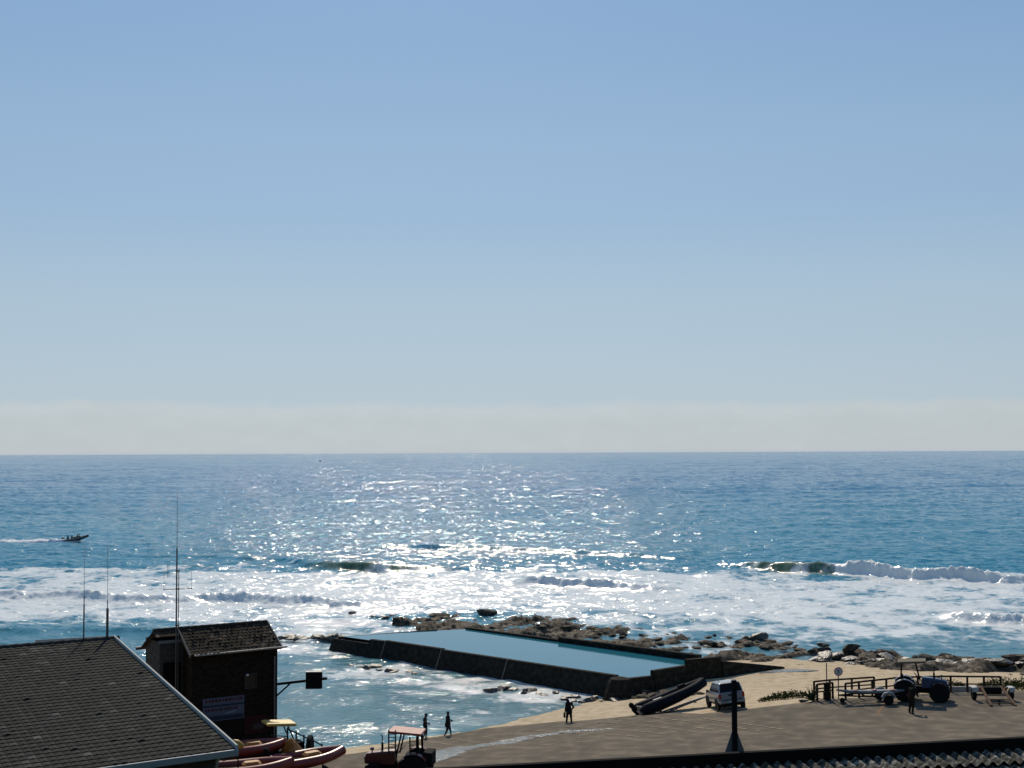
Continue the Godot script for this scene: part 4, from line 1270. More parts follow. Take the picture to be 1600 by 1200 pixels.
# ---------------------------------------------------------------- people
func capsule_field(caps: Array, cell: float, k: float) -> PackedVector3Array:
	# caps: [from, to, radius, radius]; joined with a smooth minimum and meshed as surface nets; returns triangles, counter-clockwise from outside
	var lo := Vector3.INF; var hi := -Vector3.INF
	for c in caps:
		var m: float = maxf(c[2], c[3])
		lo = lo.min((c[0] as Vector3).min(c[1]) - Vector3.ONE * m); hi = hi.max((c[0] as Vector3).max(c[1]) + Vector3.ONE * m)
	lo -= Vector3.ONE * cell * 2; hi += Vector3.ONE * cell * 2
	var nx := int((hi.x - lo.x) / cell) + 2; var ny := int((hi.y - lo.y) / cell) + 2; var nz := int((hi.z - lo.z) / cell) + 2
	var val := PackedFloat32Array(); val.resize(nx * ny * nz); val.fill(9.0)
	for c in caps:
		var a: Vector3 = c[0]; var b: Vector3 = c[1]; var ra: float = c[2]; var rb: float = c[3]
		var reach := maxf(ra, rb) + k + cell * 2
		var i0 := ((a.min(b) - Vector3.ONE * reach - lo) / cell).floor(); var i1 := ((a.max(b) + Vector3.ONE * reach - lo) / cell).ceil()
		var ab := b - a
		var l2 := maxf(ab.length_squared(), 1e-9)
		for z in range(maxi(0, int(i0.z)), mini(nz, int(i1.z) + 1)):
			for y in range(maxi(0, int(i0.y)), mini(ny, int(i1.y) + 1)):
				for x in range(maxi(0, int(i0.x)), mini(nx, int(i1.x) + 1)):
					var p := lo + Vector3(x, y, z) * cell
					var t := clampf((p - a).dot(ab) / l2, 0, 1)
					var d := (p - a - ab * t).length() - lerpf(ra, rb, t)
					var i := (z * ny + y) * nx + x
					var o := val[i]
					var h := maxf(k - absf(o - d), 0.0) / k
					val[i] = minf(o, d) - h * h * k * 0.25
	var vert := PackedVector3Array(); vert.resize(nx * ny * nz)
	var has := PackedByteArray(); has.resize(nx * ny * nz)
	var off := [0, 1, nx, nx + 1, nx * ny, nx * ny + 1, nx * ny + nx, nx * ny + nx + 1]
	var edges := [[0, 1], [2, 3], [4, 5], [6, 7], [0, 2], [1, 3], [4, 6], [5, 7], [0, 4], [1, 5], [2, 6], [3, 7]]
	for z in nz - 1:
		for y in ny - 1:
			for x in nx - 1:
				var i := (z * ny + y) * nx + x
				var neg := 0
				for q in 8:
					if val[i + off[q]] < 0.0: neg += 1
				if neg == 0 or neg == 8: continue
				var s := Vector3.ZERO; var n := 0
				for e in edges:
					var va := val[i + off[e[0]]]; var vb := val[i + off[e[1]]]
					if (va < 0.0) == (vb < 0.0): continue
					var t := va / (va - vb)
					var pa := Vector3(e[0] & 1, (e[0] >> 1) & 1, e[0] >> 2); var pb := Vector3(e[1] & 1, (e[1] >> 1) & 1, e[1] >> 2)
					s += pa.lerp(pb, t); n += 1
				vert[i] = lo + (Vector3(x, y, z) + s / n) * cell
				has[i] = 1
	var out := PackedVector3Array()
	var step := [1, nx, nx * ny]
	for z in range(1, nz - 1):
		for y in range(1, ny - 1):
			for x in range(1, nx - 1):
				var i := (z * ny + y) * nx + x
				for ax in 3:
					var va := val[i]; var vb := val[i + step[ax]]
					if (va < 0.0) == (vb < 0.0): continue
					var s1: int = step[(ax + 1) % 3]; var s2: int = step[(ax + 2) % 3]
					var q := [vert[i - s1 - s2], vert[i - s2], vert[i], vert[i - s1]]
					if va < 0.0: out.append_array([q[0], q[1], q[2], q[0], q[2], q[3]])
					else: out.append_array([q[0], q[2], q[1], q[0], q[3], q[2]])
	return out

func add_tris(b: MB, tris: PackedVector3Array, xf := Transform3D.IDENTITY):
	b.cur = 1
	var flip := xf.basis.determinant() < 0
	for i in range(0, tris.size(), 3):
		if flip: b.tri(xf * tris[i], xf * tris[i + 2], xf * tris[i + 1])
		else: b.tri(xf * tris[i], xf * tris[i + 1], xf * tris[i + 2])

var head_tris := PackedVector3Array()
var hand_tris := PackedVector3Array()

func prepare_people():
	# a head about the origin (its middle), facing -z
	head_tris = capsule_field([[Vector3(0, 0.035, 0.012), Vector3(0, 0.02, 0.02), 0.088, 0.085], [Vector3(0, -0.03, -0.018), Vector3(0, -0.07, -0.045), 0.062, 0.040], [Vector3(-0.03, -0.05, -0.02), Vector3(0.03, -0.05, -0.02), 0.045, 0.045],
		[Vector3(0, 0.012, -0.088), Vector3(0, -0.018, -0.108), 0.009, 0.013], [Vector3(-0.088, 0.012, 0.01), Vector3(-0.09, -0.02, 0.008), 0.016, 0.011], [Vector3(0.088, 0.012, 0.01), Vector3(0.09, -0.02, 0.008), 0.016, 0.011],
		[Vector3(-0.045, 0.026, -0.07), Vector3(0.045, 0.026, -0.07), 0.016, 0.016], [Vector3(-0.02, -0.055, -0.078), Vector3(0.02, -0.055, -0.078), 0.010, 0.010]], 0.009, 0.018)
	# a relaxed right hand hanging from the wrist at the origin, fingers down, palm to -x, thumb to -z
	var caps := [[Vector3(0, 0, 0), Vector3(0, -0.07, 0), 0.022, 0.026], [Vector3(0, -0.03, -0.025), Vector3(0, -0.085, -0.028), 0.017, 0.015], [Vector3(0, -0.03, 0.022), Vector3(0, -0.08, 0.028), 0.017, 0.014]]
	var lens := [0.068, 0.078, 0.072, 0.056]
	for f in 4:
		var z := -0.031 + f * 0.0205
		var p0 := Vector3(0, -0.088, z); var p1: Vector3 = p0 + Vector3(-0.008, -lens[f] * 0.5, 0); var p2: Vector3 = p1 + Vector3(-0.020, -lens[f] * 0.42, 0)
		caps.append([p0, p1, 0.0092, 0.0085]); caps.append([p1, p2, 0.0085, 0.007])
	caps.append([Vector3(-0.005, -0.028, -0.028), Vector3(-0.018, -0.065, -0.056), 0.013, 0.011]); caps.append([Vector3(-0.018, -0.065, -0.056), Vector3(-0.026, -0.092, -0.058), 0.011, 0.009])
	hand_tris = capsule_field(caps, 0.0045, 0.006)

func limb_basis(d: Vector3) -> Basis:       # turns -y to d
	var y := -d.normalized()
	var x := y.cross(Vector3.BACK if absf(y.z) < 0.9 else Vector3.UP).normalized()
	if x.x < 0: x = -x
	return Basis(x, y, x.cross(y))

func person(label: String, at: Vector3, yaw: float, pose: Dictionary, look: Dictionary, size := 1.0, cell := 0.024) -> Node3D:
	var j := {
		"pelvis": Vector3(0, 0.95, 0), "waist": Vector3(0, 1.10, 0), "chest": Vector3(0, 1.34, 0), "neck": Vector3(0, 1.50, 0), "head": Vector3(0, 1.635, -0.015),
		"hip_l": Vector3(-0.09, 0.91, 0), "knee_l": Vector3(-0.10, 0.50, -0.02), "ankle_l": Vector3(-0.10, 0.08, 0.02), "hip_r": Vector3(0.09, 0.91, 0), "knee_r": Vector3(0.10, 0.50, -0.02), "ankle_r": Vector3(0.10, 0.08, 0.02),
		"shoulder_l": Vector3(-0.18, 1.425, 0), "elbow_l": Vector3(-0.25, 1.14, 0.03), "wrist_l": Vector3(-0.26, 0.88, -0.05), "shoulder_r": Vector3(0.18, 1.425, 0), "elbow_r": Vector3(0.25, 1.14, 0.03), "wrist_r": Vector3(0.26, 0.88, -0.05)}
	for q in pose: j[q] = pose[q]
	var caps := [[j.pelvis, j.waist, 0.135, 0.118], [j.waist, j.chest, 0.118, 0.135], [j.shoulder_l, j.shoulder_r, 0.07, 0.07], [j.chest, j.neck, 0.10, 0.055], [j.neck, j.head + Vector3(0, -0.03, 0), 0.054, 0.05], [j.hip_l, j.hip_r, 0.10, 0.10]]
	for s in ["_l", "_r"]:
		var a: Vector3 = j["ankle" + s]
		var fwd: Vector3 = pose.get("toe" + s, Vector3(0, -0.045, -0.15))
		caps.append_array([[j["hip" + s], j["knee" + s], 0.092, 0.060], [j["knee" + s], j["knee" + s].lerp(a, 0.35), 0.058, 0.060], [j["knee" + s].lerp(a, 0.35), a, 0.060, 0.038], [a + Vector3(0, -0.035, 0.03), a + fwd, 0.042, 0.032],
			[j["shoulder" + s], j["elbow" + s], 0.056, 0.042], [j["elbow" + s], j["wrist" + s], 0.043, 0.028]])
	var o := thing("person", label, "person", at, Basis(Vector3.UP, yaw) * Basis.from_scale(Vector3.ONE * size), look.get("group", ""))
	var b := MB.new()
	add_tris(b, capsule_field(caps, cell, 0.05))
	add_tris(b, head_tris, Transform3D(pose.get("gaze", Basis()), j.head))
	for s in ["_l", "_r"]:
		var d: Vector3 = j["wrist" + s] - j["elbow" + s]
		var bs: Basis = limb_basis(d)
		if s == "_l": bs = bs * Basis.from_scale(Vector3(-1, 1, 1))
		add_tris(b, hand_tris, Transform3D(bs, j["wrist" + s]))
	part("body", b, look.skin, o)
	var hr := MB.new()
	add_tris(hr, capsule_field([[j.head + Vector3(0, 0.045, 0.03), j.head + Vector3(0, 0.055, -0.005), 0.086, 0.080], [j.head + Vector3(0, 0.04, 0.05), j.head + Vector3(0, -0.02, 0.062), 0.072, 0.045]], 0.02, 0.02))
	part("hair", hr, look.hair, o)
	if look.has("top"):
		var t := [[j.pelvis + Vector3(0, 0.02, 0), j.waist, 0.155, 0.14], [j.waist, j.chest, 0.14, 0.155], [j.shoulder_l, j.shoulder_r, 0.09, 0.09], [j.chest, j.chest.lerp(j.neck, 0.7), 0.12, 0.085]]
		for s in ["_l", "_r"]:
			t.append([j["shoulder" + s], j["shoulder" + s].lerp(j["elbow" + s], look.sleeve), 0.075, 0.062])
			if look.sleeve >= 1.0: t.append([j["elbow" + s], j["elbow" + s].lerp(j["wrist" + s], 0.95), 0.062, 0.046])
		if look.has("coat"): t.append_array([[j.waist, j.pelvis + Vector3(0, look.coat, 0.02), 0.15, 0.21]])
		if look.has("hood"): t.append_array([[j.head + Vector3(0, 0.03, 0.03), j.neck + Vector3(0, 0, 0.02), 0.115, 0.10], [j.neck + Vector3(0, 0, 0.03), j.chest + Vector3(0, 0.06, 0.05), 0.11, 0.12]])
		var tb := MB.new(); add_tris(tb, capsule_field(t, cell, 0.05))
		part("jacket" if look.has("coat") else "shirt", tb, look.top, o)
	if look.has("legs"):
		var l := [[j.pelvis, j.pelvis + Vector3(0, 0.09, 0), 0.15, 0.142], [j.hip_l, j.hip_r, 0.115, 0.115]]
		for s in ["_l", "_r"]:
			l.append([j["hip" + s], j["hip" + s].lerp(j["knee" + s], minf(1.0, look.leg_to * 2.0)), 0.112, 0.088])
			if look.leg_to > 0.5: l.append([j["knee" + s], j["knee" + s].lerp(j["ankle" + s], look.leg_to * 2.0 - 1.0), 0.082, 0.062])
		var lb := MB.new(); add_tris(lb, capsule_field(l, cell, 0.04))
		part("trousers" if look.leg_to > 0.7 else "shorts", lb, look.legs, o)
	return o

func make_people():
	prepare_people()
	var skin := plain(lin(0.11, 0.07, 0.05), 0.7)
	var hair := plain(lin(0.012, 0.010, 0.008), 0.8)
	var navy := plain(lin(0.012, 0.013, 0.018), 0.9)
	var charcoal := plain(lin(0.018, 0.016, 0.015), 0.9)
	var g := "people on the shore"
	person("person in dark shorts wading at the water's edge, left of the pair", Vector3(-6.15, land(-6.15, -90.5) - 0.02, -90.5), -1.25,
		{"pelvis": Vector3(0, 0.95, 0.03), "chest": Vector3(0, 1.33, 0.05), "neck": Vector3(0, 1.49, 0.01), "head": Vector3(0, 1.63, -0.06), "knee_l": Vector3(-0.10, 0.50, -0.10), "ankle_l": Vector3(-0.10, 0.08, -0.06), "knee_r": Vector3(0.10, 0.49, 0.03), "ankle_r": Vector3(0.10, 0.10, 0.20), "elbow_l": Vector3(-0.23, 1.15, -0.02), "wrist_l": Vector3(-0.12, 1.05, -0.22), "elbow_r": Vector3(0.23, 1.15, 0.0), "wrist_r": Vector3(0.12, 1.03, -0.20)},
		{"skin": plain(lin(0.045, 0.03, 0.022), 0.7), "hair": hair, "legs": navy, "leg_to": 0.4, "group": g})
	person("person in a loose dark shirt and shorts walking right along the water's edge", Vector3(-4.6, land(-4.6, -90.9) - 0.02, -90.9), -1.45,
		{"hip_l": Vector3(-0.09, 0.91, 0), "knee_l": Vector3(-0.10, 0.50, -0.16), "ankle_l": Vector3(-0.10, 0.09, -0.24), "knee_r": Vector3(0.10, 0.48, 0.06), "ankle_r": Vector3(0.10, 0.09, 0.26), "elbow_l": Vector3(-0.25, 1.15, 0.02), "wrist_l": Vector3(-0.14, 1.12, -0.22), "elbow_r": Vector3(0.25, 1.15, 0.0), "wrist_r": Vector3(0.14, 1.10, -0.22)},
		{"skin": plain(lin(0.045, 0.03, 0.022), 0.7), "hair": hair, "top": charcoal, "sleeve": 0.8, "coat": -0.12, "legs": charcoal, "leg_to": 0.46, "group": g})
	person("hooded person in a long dark jacket standing with legs apart on the wet sand", Vector3(3.95, land(3.95, -91.9), -91.9), 0.25,
		{"pelvis": Vector3(0.02, 0.95, 0), "waist": Vector3(0.0, 1.10, 0), "chest": Vector3(-0.02, 1.33, -0.04), "neck": Vector3(-0.05, 1.48, -0.09), "head": Vector3(-0.08, 1.60, -0.15), "knee_l": Vector3(-0.15, 0.50, -0.02), "ankle_l": Vector3(-0.20, 0.08, 0.02), "knee_r": Vector3(0.14, 0.50, -0.02), "ankle_r": Vector3(0.17, 0.08, 0.02), "elbow_r": Vector3(0.32, 1.14, 0.02), "wrist_r": Vector3(0.22, 0.95, -0.10), "elbow_l": Vector3(-0.24, 1.12, -0.02), "wrist_l": Vector3(-0.24, 0.86, -0.04)},
		{"skin": skin, "hair": hair, "top": charcoal, "sleeve": 1.0, "coat": -0.10, "hood": true, "legs": navy, "leg_to": 0.96, "group": g}, 1.0)
	var bag := thing("shoulder_bag", "dark bag hanging at the hooded person's left hip", "bag", Vector3(3.62, land(3.95, -91.9) + 0.42, -91.95))
	var bb := MB.new(); bb.box(Vector3(0, 0.18, 0), Vector3(0.14, 0.36, 0.26), Basis(), 0.04)
	part("pouch", bb, charcoal, bag)
	var bs := MB.new(); bs.tube([Vector3(0, 0.34, -0.08), Vector3(0.03, 0.62, -0.02), Vector3(0.04, 0.62, 0.02), Vector3(0, 0.34, 0.08)], 0.012, 5)
	part("strap", bs, charcoal, bag)
	person("person in dark overalls bending beside the blue tractor", Vector3(24.1, land(24.1, -78.2) + 0.07, -78.4), -0.9,
		{"chest": Vector3(0, 1.30, -0.10), "neck": Vector3(0, 1.44, -0.17), "head": Vector3(0, 1.56, -0.24), "shoulder_l": Vector3(-0.19, 1.39, -0.12), "shoulder_r": Vector3(0.19, 1.39, -0.12), "elbow_l": Vector3(-0.27, 1.12, -0.18), "wrist_l": Vector3(-0.18, 0.98, -0.40), "elbow_r": Vector3(0.27, 1.12, -0.18), "wrist_r": Vector3(0.18, 0.98, -0.40), "knee_l": Vector3(-0.14, 0.50, -0.08), "ankle_l": Vector3(-0.16, 0.08, 0.0), "knee_r": Vector3(0.12, 0.50, 0.02), "ankle_r": Vector3(0.14, 0.08, 0.12)},
		{"skin": skin, "hair": hair, "top": plain(lin(0.022, 0.018, 0.012), 0.9), "sleeve": 1.0, "legs": plain(lin(0.022, 0.018, 0.012), 0.9), "leg_to": 0.96, "group": g}, 1.02)

# ---------------------------------------------------------------- vehicles
func wheel(called: String, parent: Node3D, at: Vector3, r: float, wd: float, rim_mat: Material, lugs := 0):
	var b := MB.new()
	var xf := Transform3D(Basis(Vector3(0, -1, 0), Vector3(1, 0, 0), Vector3(0, 0, 1)), at)     # local y to +x
	b.lathe([[r * 0.60, -wd * 0.46], [r * 0.88, -wd * 0.5], [r, -wd * 0.34], [r, wd * 0.34], [r * 0.88, wd * 0.5], [r * 0.60, wd * 0.46]], xf, 22)
	for k in lugs:
		var a := TAU * k / lugs
		var s := 1.0 if k & 1 else -1.0
		b.box(at + Vector3(s * wd * 0.22, sin(a) * r * 1.0, cos(a) * r * 1.0), Vector3(wd * 0.5, 0.05, 0.055), Basis(Vector3.RIGHT, -a + PI / 2) * Basis(Vector3.UP, s * 0.5))
	var w := part(called, b, M.rubber, parent)
	var h := MB.new()
	h.lathe([[r * 0.60, -wd * 0.40], [r * 0.50, -wd * 0.30], [r * 0.18, -wd * 0.33], [r * 0.1, -wd * 0.40]], xf, 16)
	h.lathe([[r * 0.1, wd * 0.40], [r * 0.18, wd * 0.33], [r * 0.50, wd * 0.30], [r * 0.60, wd * 0.40]], xf, 16)
	part("rim", h, rim_mat, w)

func tractor(label: String, at: Vector3, basis: Basis, body: Material, roof: Material, racks: bool, rear_r := 0.72, front_r := 0.48) -> Node3D:
	var t := thing("tractor", label, "tractor", at, basis)
	var dark: Material = M.black
	var rim := plain(lin(0.035, 0.032, 0.03), 0.7)
	for s in [-1, 1]:
		wheel("rear_wheel", t, Vector3(s * 0.76, rear_r, 0.70), rear_r, 0.42, rim, 20)
		wheel("front_wheel", t, Vector3(s * 0.66, front_r, -1.40), front_r, 0.30, rim, 16)
	var ch := MB.new()
	ch.box(Vector3(0, 0.70, -0.35), Vector3(0.46, 0.42, 2.6), Basis(), 0.03)
	ch.box(Vector3(0, front_r, -1.40), Vector3(1.05, 0.14, 0.16)); ch.box(Vector3(0, rear_r, 0.70), Vector3(1.15, 0.24, 0.28))
	part("chassis", ch, dark, t)
	var hd := MB.new()
	var rings := []
	for q in [[-1.90, 0.26, 0.86, 1.22], [-1.82, 0.31, 0.84, 1.34], [-1.0, 0.34, 0.84, 1.46], [-0.36, 0.35, 0.84, 1.50]]:
		var z: float = q[0]; var x: float = q[1]; var y0: float = q[2]; var y1: float = q[3]
		rings.append(PackedVector3Array([Vector3(-x, y0, z), Vector3(-x, y1 - 0.08, z), Vector3(-x + 0.08, y1, z), Vector3(x - 0.08, y1, z), Vector3(x, y1 - 0.08, z), Vector3(x, y0, z)]))
	hd.loft(rings)
	part("bonnet", hd, body, t)
	var gr := MB.new(); gr.box(Vector3(0, 1.02, -1.915), Vector3(0.42, 0.32, 0.04))
	part("grille", gr, dark, t)
	for s in [-1, 1]:
		var hl := MB.new(); hl.lathe([[0.02, -0.04], [0.07, -0.02], [0.075, 0.03], [0.03, 0.04]], Transform3D(Basis(Vector3.RIGHT, -PI / 2), Vector3(s * 0.24, 1.14, -1.92)), 12)
		part("headlight", hl, plain(lin(0.5, 0.5, 0.48), 0.2), t)
		var fd := MB.new()
		var rr := []
		for k in 9:
			var a := lerpf(-0.25, PI * 0.80, k / 8.0)
			var ro := rear_r + 0.09
			var c := Vector3(s * 0.76, rear_r + sin(a) * ro, 0.70 - cos(a) * ro)
			var c2 := Vector3(s * 0.76, rear_r + sin(a) * (ro - 0.03), 0.70 - cos(a) * (ro - 0.03))
			rr.append(PackedVector3Array([c + Vector3(-0.22, 0, 0), c2 + Vector3(-0.22, 0, 0), c2 + Vector3(0.22, 0, 0), c + Vector3(0.22, 0, 0)]))
		fd.loft(rr)
		part("mudguard", fd, body, t)
	var ex := MB.new(); ex.tube([Vector3(0.20, 1.42, -1.10), Vector3(0.20, 1.80, -1.10), Vector3(0.20, 1.801, -1.10), Vector3(0.20, 2.12, -1.10), Vector3(0.20, 2.20, -1.17)], [0.06, 0.06, 0.03, 0.03, 0.03], 8)
	part("exhaust_pipe", ex, dark, t)
	var ac := MB.new(); ac.lathe([[0.03, 0.0], [0.03, 0.12], [0.10, 0.13], [0.11, 0.22], [0.04, 0.26]], Transform3D(Basis(), Vector3(-0.14, 1.38, -1.55)), 12)
	part("air_cleaner", ac, plain(lin(0.08, 0.08, 0.08), 0.5), t)
	var st := MB.new()
	st.box(Vector3(0, 1.08, 0.55), Vector3(0.50, 0.12, 0.48), Basis(), 0.04); st.box(Vector3(0, 1.36, 0.80), Vector3(0.48, 0.50, 0.10), Basis(Vector3.RIGHT, 0.12), 0.04)
	part("seat", st, M.black, t)
	var sw := MB.new()
	sw.rod(Vector3(0, 1.30, -0.32), Vector3(0, 1.58, -0.02), 0.025, 6)
	var loop := []
	for k in 17:
		var a := TAU * k / 16
		loop.append(Vector3(cos(a) * 0.19, 1.58 + sin(a) * 0.13, -0.02 + sin(a) * 0.13))
	sw.tube(loop, 0.015, 5)
	part("steering_wheel", sw, dark, t)
	for s in [-1, 1]:
		var ps := MB.new(); ps.bar(Vector3(s * 0.55, 0.95, 0.92), Vector3(s * 0.55, 2.40, 0.86), 0.10, 0.10)
		part("canopy_post", ps, dark, t)
		var p2 := MB.new(); p2.bar(Vector3(s * 0.45, 1.25, -0.25), Vector3(s * 0.50, 2.40, 0.02), 0.07, 0.07)
		part("canopy_post", p2, dark, t)
	var cn := MB.new()
	cn.box(Vector3(0, 2.46, 0.22), Vector3(1.36, 0.11, 1.72), Basis(Vector3.RIGHT, 0.07), 0.035)
	part("canopy", cn, roof, t)
	if racks:
		for q in [[-0.42, 1.45, 1.16], [0.66, 1.10, 1.20]]:
			var lr := MB.new()
			for s in [-1, 1]: lr.bar(Vector3(-0.62, q[1], q[0] + s * 0.17), Vector3(-0.62, q[1] + q[2], q[0] + s * 0.17), 0.06, 0.06)
			for k in 6: lr.bar(Vector3(-0.62, q[1] + 0.12 + k * 0.17, q[0] - 0.17), Vector3(-0.62, q[1] + 0.12 + k * 0.17, q[0] + 0.17), 0.03, 0.03)
			part("ladder_rack", lr, dark, t)
		var bx := MB.new(); bx.box(Vector3(0, 1.15, 1.35), Vector3(1.1, 0.7, 0.5), Basis(), 0.03)
		part("rear_box", bx, dark, t)
	return t

func inflatable(t: Node3D, L: float, beam: float, r: float, rise: float, tube_mat: Material, hull_mat: Material, stripe: Material = null):
	# local axes: bow to -z, keel at y = 0
	var yk := 0.42
	for s in [-1, 1]:
		var pts := []; var rad := []
		for k in 15:
			var f := k / 14.0
			var z := lerpf(L * 0.5, -L * 0.5, f)
			var x: float = s * beam * 0.5 * (1.0 - pow(maxf(0.0, (f - 0.5) / 0.5), 2.4))
			if k == 14: x = s * r * 0.35
			pts.append(Vector3(x, yk + r * 0.5 + rise * pow(f, 2.6), z))
			rad.append(r * (0.35 if k == 0 else 1.0 if k > 1 else 0.92) * (1.0 - 0.18 * maxf(0.0, f - 0.6)))
		var b := MB.new(); b.tube(pts, rad, 12)
		var tb := part("tube", b, tube_mat, t)
		if stripe:
			var sp := MB.new()
			var p2 := []
			for k in range(2, 14): p2.append(pts[k] + Vector3(s * rad[k] * 0.93, 0.03, 0))
			sp.tube(p2, 0.045, 6)
			part("rubbing_strake", sp, stripe, tb)
	var rings := []
	for f in [0.02, 0.35, 0.65, 0.85, 0.97]:
		var z := lerpf(L * 0.48, -L * 0.46, f)
		var x: float = beam * 0.5 * (1.0 - pow(maxf(0.0, (f - 0.5) / 0.5), 2.4)) + 0.02
		var up: float = rise * pow(f, 2.6)
		rings.append(PackedVector3Array([Vector3(x, yk + 0.06 + up, z), Vector3(0, 0.0 + up * 1.1 + 0.25 * pow(f, 4.0), z), Vector3(-x, yk + 0.06 + up, z), Vector3(0, yk + 0.09 + up, z)]))
	var h := MB.new()
	rings.reverse()
	h.loft(rings)
	part("hull", h, hull_mat, t)
	var fl := MB.new(); fl.box(Vector3(0, yk + 0.13, L * 0.12), Vector3(beam * 0.78, 0.03, L * 0.62), Basis(), 0.005)
	part("floor", fl, M.black, t)
	var tr := MB.new(); tr.box(Vector3(0, yk + 0.12, L * 0.44), Vector3(beam * 0.8, 0.5, 0.06), Basis(), 0.01)
	part("transom", tr, hull_mat, t)

func outboard(t: Node3D, at: Vector3, tilt := 0.0):
	var g := MB.new()
	var bs := Basis(Vector3.RIGHT, tilt)
	g.lathe([[0.10, 0.0], [0.17, 0.06], [0.18, 0.30], [0.12, 0.42], [0.03, 0.45]], Transform3D(bs, at + Vector3(0, 0.25, 0)), 10)
	g.box(at + bs * Vector3(0, -0.15, 0.02), Vector3(0.10, 0.85, 0.20), bs, 0.02)
	part("outboard_motor", g, M.black, t)

func make_ski_boats():
	# the dark inflatable on its trailer on the sand
	var stern := Vector3(8.95, 0, -89.4); var bow := Vector3(13.1, 0, -90.6)
	stern.y = land(stern.x, stern.z) + 0.12; bow.y = land(bow.x, bow.z) + 0.95
	var f := (bow - stern).normalized()
	var side := f.cross(Vector3.UP).normalized()
	var b := Basis(side, side.cross(f).normalized(), -f)
	var mid := (stern + bow) * 0.5
	b = b * Basis(Vector3.BACK, 0.16)
	var boat := thing("inflatable_boat", "large dark inflatable boat tilted bow up on its trailer beside the silver vehicle", "boat", mid - b.y * 0.25, b)
	var navy := plain(lin(0.012, 0.014, 0.02), 0.7)
	inflatable(boat, 5.3, 1.75, 0.36, 0.30, navy, plain(lin(0.17, 0.17, 0.16), 0.5))
	var con := MB.new(); con.box(Vector3(0.1, 0.98, -1.0), Vector3(0.5, 0.55, 0.5), Basis(), 0.05)
	part("console", con, M.black, boat)
	var seat := MB.new(); seat.box(Vector3(0, 0.75, 0.9), Vector3(0.6, 0.25, 0.7), Basis(), 0.05)
	part("seat_pod", seat, plain(lin(0.12, 0.13, 0.15), 0.4), boat)
	outboard(boat, Vector3(0, 0.55, 2.75), 0.5)
	var tr := thing("boat_trailer", "low steel trailer under the dark inflatable boat", "trailer", mid - b.y * 0.45, b)
	var fr := MB.new()
	for s in [-1, 1]: fr.bar(Vector3(s * 0.55, 0.02, 2.3), Vector3(s * 0.10, 0.10, -2.6), 0.07, 0.10)
	for z in [-1.5, 0.0, 1.4]: fr.bar(Vector3(-0.6, 0.03, z), Vector3(0.6, 0.03, z), 0.06, 0.06)
	part("frame", fr, plain(lin(0.22, 0.23, 0.25), 0.5, 0.4), tr)
	for s in [-1, 1]: wheel("wheel", tr, Vector3(s * 0.85, -0.12, 0.8), 0.28, 0.17, plain(lin(0.3, 0.3, 0.3), 0.5))
	# the rescue craft heading out through the surf, with its crew
	var rp := Vector3(-98.6, 0.05, -290.5)
	var rb := Basis(Vector3.UP, -PI / 2 - 0.12) * Basis(Vector3.RIGHT, 0.10)
	var rib := thing("rescue_boat", "dark inflatable motorboat with a crew speeding right ahead of its white wake", "boat", rp, rb)
	inflatable(rib, 5.8, 2.0, 0.27, 0.55, plain(lin(0.03, 0.022, 0.022), 0.5), plain(lin(0.03, 0.03, 0.035), 0.5), plain(lin(0.55, 0.55, 0.55), 0.5))
	var c2 := MB.new(); c2.box(Vector3(0, 0.85, 0.1), Vector3(0.7, 0.7, 0.6), Basis(), 0.05)
	part("console", c2, M.black, rib)
	for s in [-1, 1]: outboard(rib, Vector3(s * 0.35, 0.6, 3.0))
	var sit := {"pelvis": Vector3(0, 0.55, 0), "waist": Vector3(0, 0.72, -0.02), "chest": Vector3(0, 0.95, -0.06), "neck": Vector3(0, 1.10, -0.08), "head": Vector3(0, 1.235, -0.10), "hip_l": Vector3(-0.09, 0.52, 0), "hip_r": Vector3(0.09, 0.52, 0), "knee_l": Vector3(-0.14, 0.52, -0.40), "knee_r": Vector3(0.14, 0.52, -0.40), "ankle_l": Vector3(-0.14, 0.10, -0.38), "ankle_r": Vector3(0.14, 0.10, -0.38), "shoulder_l": Vector3(-0.18, 1.03, -0.06), "shoulder_r": Vector3(0.18, 1.03, -0.06), "elbow_l": Vector3(-0.24, 0.80, -0.16), "elbow_r": Vector3(0.24, 0.80, -0.16), "wrist_l": Vector3(-0.16, 0.72, -0.38), "wrist_r": Vector3(0.16, 0.72, -0.38)}
	var suit := plain(lin(0.02, 0.018, 0.022), 0.8)
	var where := [["standing at the motor", 2.0, 0.0], ["second from the stern", 0.9, 0.3], ["third from the stern", -0.1, -0.3], ["nearest the bow", -0.9, 0.3]]
	for q in where:
		var at: Vector3 = rp + rb * Vector3(q[2], 0.35, q[1])
		person("dark-clad crew member %s of the speeding motorboat" % q[0], at, -PI / 2 - 0.12, sit, {"skin": plain(lin(0.06, 0.045, 0.04), 0.7), "hair": suit, "top": suit, "sleeve": 1.0, "legs": suit, "leg_to": 0.95, "group": "crew of the motorboat"}, 1.0, 0.045)
	# its wake: a long heap of white water
	var wf := FastNoiseLite.new(); wf.seed = 88; wf.frequency = 1.0; wf.fractal_octaves = 3
	var xs := span(-150, -96.2, 0.35); var zs := span(-286.6, -294.4, 0.3)
	var v := PackedVector3Array(); var uv := PackedVector2Array()
